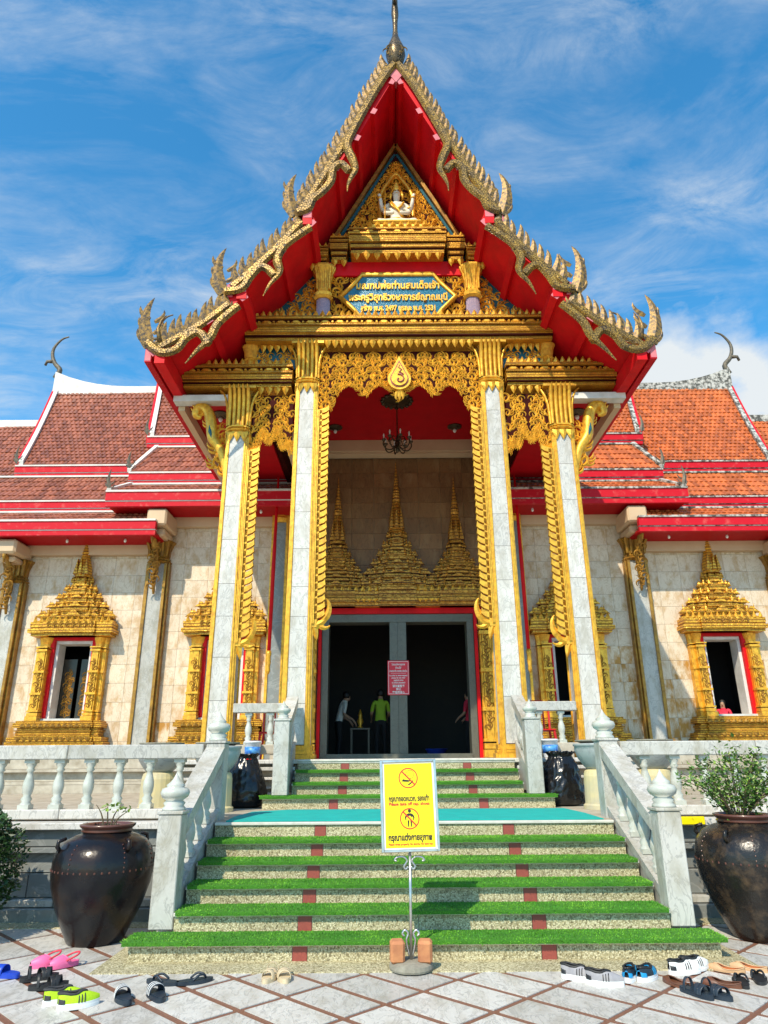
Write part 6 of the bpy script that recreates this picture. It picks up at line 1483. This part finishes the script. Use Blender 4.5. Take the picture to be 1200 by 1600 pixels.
q = MB(); q.lathe([(.16, ZP + .004), (.18, ZP + .02), (.26, ZP + .20), (.28, ZP + .21), (.27, ZP + .22), (.17, ZP + .06)], .95, 18.0, 22); tag(part(q, 'basin', 'blue', smooth=True), 'blue plastic basin on the dark floor inside the right door', 'basin')
t = thing('offering_stand', 'small gold offering on a dark stand inside the left door', 'stand', (-.95, 18.6, ZP))
q = MB(); q.box(-1.2, -.7, 18.45, 18.85, ZP + .70, ZP + .74); part(q, 'top', 'lacquer', t)
for dx in (-.22, .22):
    for dy in (-.17, .17): q = MB(); q.box(-.95 + dx - .02, -.95 + dx + .02, 18.65 + dy - .02, 18.65 + dy + .02, ZP + .002, ZP + .70); part(q, 'leg', 'lacquer', t)
q = MB(); q.lathe([(.08, ZP + .745), (.04, ZP + .80), (.09, ZP + .90), (.05, ZP + 1.0), (.06, ZP + 1.06), (.01, ZP + 1.2)], -.95, 18.6, 12); part(q, 'gold_offering', 'gold', t, smooth=True)

# -- shoes ------------------------------------------------------------------
def fw(s_, W): return W / 2 * max(0, 1 - abs(2 * s_ - 1) ** 5) ** .5 * (.72 + .30 * sin(pi * min(1, s_ * 1.1) ** 1.35))
def fc(s_, side): return side * .010 * sin(pi * s_ * 1.2)
def sole(q, L, W, z0, z1, side, m=0, grow=0.0):
    n = 22; ss = [.5 - .5 * cos(pi * i / n) for i in range(n + 1)]
    pts = [(fc(s_, side) + fw(s_, W) + grow * (1 if 0 < i < n else 0), s_ * L) for i, s_ in enumerate(ss)] + [(fc(s_, side) - fw(s_, W) - grow, s_ * L) for s_ in reversed(ss[1:-1])]
    q.prism_z(pts, z0, z1, m)
def strap(q, L, W, side, s0, s1, h, z0, m=0, th=.004, twist=0.0):
    V = []; F = []; ns, na = 4, 10
    for lay in (0, 1):
        for i in range(ns + 1):
            for k in range(na + 1):
                a_ = pi * k / na; s_ = s0 + (s1 - s0) * i / ns + twist * (k / na - .5); w = fw(min(max(s_, .02), .98), W) + .004 - lay * th
                V.append((fc(s_, side) + w * cos(a_), s_ * L, z0 + (h - lay * th) * sin(a_) ** .75))
    st = (ns + 1) * (na + 1)
    for i in range(ns):
        for k in range(na):
            a_ = i * (na + 1) + k; F.append((a_, a_ + 1, a_ + na + 2, a_ + na + 1)); F.append((st + a_, st + a_ + na + 1, st + a_ + na + 2, st + a_ + 1))
    for k in range(na):
        F.append((k, st + k, st + k + 1, k + 1)); e = ns * (na + 1) + k; F.append((e, e + 1, st + e + 1, st + e))
    q.add(V, F, m)
def upper(q, L, W, side, hts, opens, z0, m=0, rim=None, m_rim=1):
    """shell of a shoe; hts / opens sampled heel..toe"""
    n = 18; kk = 7; V = []; F = []; rl, rr_ = [], []
    def smp(a_, t_): i = min(len(a_) - 2, int(t_ * (len(a_) - 1))); f_ = t_ * (len(a_) - 1) - i; return a_[i] + (a_[i + 1] - a_[i]) * f_
    for sg in (1, -1):
        o = len(V)
        for i in range(n + 1):
            s_ = .01 + .98 * i / n; w = fw(s_, W); h = smp(hts, s_); am = pi / 2 * (1 - smp(opens, s_))
            for k in range(kk + 1):
                a_ = am * k / kk; V.append((fc(s_, side) + sg * w * cos(a_), s_ * L, z0 + h * sin(a_)))
            if smp(opens, s_) > .02: (rl if sg > 0 else rr_).append(V[-1])
        for i in range(n):
            for k in range(kk): a_ = o + i * (kk + 1) + k; F.append((a_, a_ + 1, a_ + kk + 2, a_ + kk + 1))
    q.add(V, F, m)
    if rim and rl: q.tube(rl + rr_[::-1] + [rl[0]], rim, 6, m_rim)
COUNT = {}
def shoe(kind, x, y, head, side, label, cat, group, mats):
    t = thing(kind, label, cat, (x, y, .0075), group); t.rotation_euler = (0, 0, -R(head)); base = kind
    def pt(q, nm, mt, sm=False): return local_part(q, nm, mt, t, sm)
    L = .265; W = .098
    def sh(q):
        q.v = [(a_, b_ - L / 2, c) for a_, b_, c in q.v]; return q
    if kind == 'slide':
        q = MB(); sole(q, L, W, 0, .028, side); sole(q, L, W, .028, .034, side, 0, -.006); pt(sh(q), 'sole', mats[0])
        q = MB(); strap(q, L, W, side, .48, .82, .062, .02); pt(sh(q), 'strap', mats[0], True)
        if mats[1]:
            q = MB()
            for k in range(3): strap(q, L, W + .003, side, .53 + .10 * k, .555 + .10 * k, .0635, .02)
            pt(sh(q), 'stripes', mats[1], True)
    elif kind == 'sandal':
        q = MB(); sole(q, L, W, 0, .026, side); sole(q, L, W, .026, .031, side, 0, -.005); pt(sh(q), 'sole', mats[0])
        for s0, s1, tw in ((.66, .80, .10), (.50, .62, -.12), (.20, .27, 0)):
            q = MB(); strap(q, L, W, side, s0, s1, .055 if s0 > .3 else .075, .02, 0, .004, tw); pt(sh(q), 'strap', mats[1], True)
    elif kind == 'flip_flop':
        q = MB(); sole(q, L, W, 0, .022, side); pt(sh(q), 'sole', mats[0])
        q = MB()
        for sg in (-1, 1): q.tube([tuple(p) for p in bez([(0, .80 * L, .02), (sg * .012, .74 * L, .045), (sg * .036, .58 * L, .052), (sg * .044, .40 * L, .022)], 4)], [.006] * 2 + [.008] * 10 + [.006], 6)
        pt(sh(q), 'strap', mats[1], True)
    elif kind == 'sneaker':
        q = MB(); sole(q, L, W, 0, .018, side, 0, .003); sole(q, L, W, .018, .036, side, 0, .001); pt(sh(q), 'sole', mats[0])
        q = MB(); upper(q, L, W, side, [.075, .085, .075, .066, .060, .050, .036, .020], [.42, .50, .52, .46, .12, 0, 0, 0], .034, 0, .008, 1); pt(sh(q), 'upper', [mats[1], mats[2]], True)
        q = MB(); sole(q, L * .9, W * .8, .036, .045, side); pt(sh(q), 'insole', 'blackr')
        q = MB()
        for k in range(4): s_ = .46 + .055 * k; strap(q, L, W * .62, side, s_, s_ + .018, .066 - .005 * k, .034 + .001)
        pt(sh(q), 'laces', mats[2])
        if len(mats) > 3:
            q = MB(); strap(q, L, W + .002, side, .02, .16, .04, .034); pt(sh(q), 'heel_counter', mats[3], True)
            q = MB()
            for k in range(3): strap(q, L, W * .985, side, .46 + .07 * k, .485 + .07 * k, .052, .036, 0, .003, .0)
            pt(sh(q), 'side_stripes', mats[3], True)
    elif kind == 'clog':
        q = MB(); sole(q, L * .86, W, 0, .028, side, 0, .003); pt(sh(q), 'sole', mats[0])
        q = MB(); upper(q, L * .86, W + .006, side, [.030, .034, .034, .055, .062, .058, .046, .026], [.8, .86, .9, .40, .0, 0, 0, 0], .02, 0, .005, 0); pt(sh(q), 'upper', mats[0], True)
        q = MB(); q.tube([tuple(p) for p in bez([(.048, .42 * L, .05), (.045, .12 * L, .075), (0, .0, .085), (-.045, .12 * L, .075), (-.048, .42 * L, .05)], 5)], .007, 6); pt(sh(q), 'heel_strap', mats[1], True)
        q = MB(); sole(q, L * .80, W * .82, .028, .032, side); pt(sh(q), 'footbed', mats[0])
    elif kind == 'flat_shoe':
        q = MB(); sole(q, L, W * .9, 0, .012, side); pt(sh(q), 'sole', mats[0])
        q = MB(); upper(q, L, W * .9, side, [.055, .058, .048, .040, .036, .036, .032, .018], [.66, .80, .84, .84, .72, .25, 0, 0], .010, 0, .004, 0); pt(sh(q), 'upper', mats[0], True)
        q = MB(); sole(q, L * .92, W * .74, .013, .018, side); pt(sh(q), 'lining', mats[1])
    return t
def pair(kind, a_, b_, what, where, cat, mats):
    for (x, y, hd), side, w in ((a_, -1, 'left'), (b_, 1, 'right')):
        shoe(kind, x, y, hd, side, '%s %s %s' % (w, what, where), cat, what + ' pair', mats)
pair('clog', (-3.02, 6.33, 222), (-2.86, 6.30, 228), 'pink rubber clog', 'on the paving near the left jar', 'clog', ['pinkr', 'redr'])
pair('slide', (-3.38, 6.22, -82), (-3.18, 6.05, -78), 'blue plastic slipper', 'at the left edge of the paving', 'slipper', ['blue', None])
pair('sandal', (-2.88, 5.98, 60), (-2.72, 5.78, 66), 'black strap sandal', 'behind the neon sneakers', 'sandal', ['blackr', 'blackr'])
pair('sneaker', (-2.47, 5.46, 58), (-2.34, 5.38, 60), 'neon yellow and grey sneaker', 'on the paving at lower left', 'sneaker', ['white', 'neon', 'charcoal', 'charcoal'])
pair('slide', (-2.08, 5.50, -32), (-1.88, 5.54, -34), 'black slide with white stripes', 'right of the neon sneakers', 'slide sandal', ['navy', 'white'])
pair('flip_flop', (-1.93, 5.86, -74), (-1.70, 5.88, 66), 'dark navy flip flop', 'in front of the stairs on the left', 'flip flop', ['navy', 'navy'])
pair('sandal', (-1.17, 5.96, 184), (-1.055, 5.96, 172), 'beige strap sandal', 'in front of the lowest step', 'sandal', ['beiger', 'beiger'])
pair('sneaker', (1.10, 5.88, 118), (1.25, 5.76, 108), 'grey sneaker with black laces', 'on the paving right of the sign', 'sneaker', ['white', 'grey', 'blackr', 'blackr'])
pair('sneaker', (1.49, 5.90, 34), (1.60, 5.90, 44), 'black and blue sneaker', 'between the grey and the white sneakers', 'sneaker', ['plwhite', 'navy', 'blackr', 'cyan'])
pair('sneaker', (1.92, 6.02, 74), (2.04, 6.12, 70), 'white sneaker with black stripes', 'by the right end of the lowest step', 'sneaker', ['white', 'white', 'blackr', 'blackr'])
pair('flat_shoe', (2.26, 6.08, -58), (2.44, 6.10, -52), 'tan leather flat with orange lining', 'by the right edge of the paving', 'flat shoe', ['tan', 'orangein'])
pair('flat_shoe', (1.76, 5.74, -30), (2.06, 5.72, -58), 'brown leather loafer', 'behind the navy sandals', 'loafer', ['brownl', 'brownl'])
pair('sandal', (1.80, 5.52, 150), (1.92, 5.50, 158), 'dark navy strap sandal', 'nearest pair at lower right', 'sandal', ['navy', 'navy'])
pair('flip_flop', (2.22, 5.76, 12), (2.38, 5.84, 20), 'black flip flop', 'at the right edge below the tan flats', 'flip flop', ['blackr', 'blackr'])
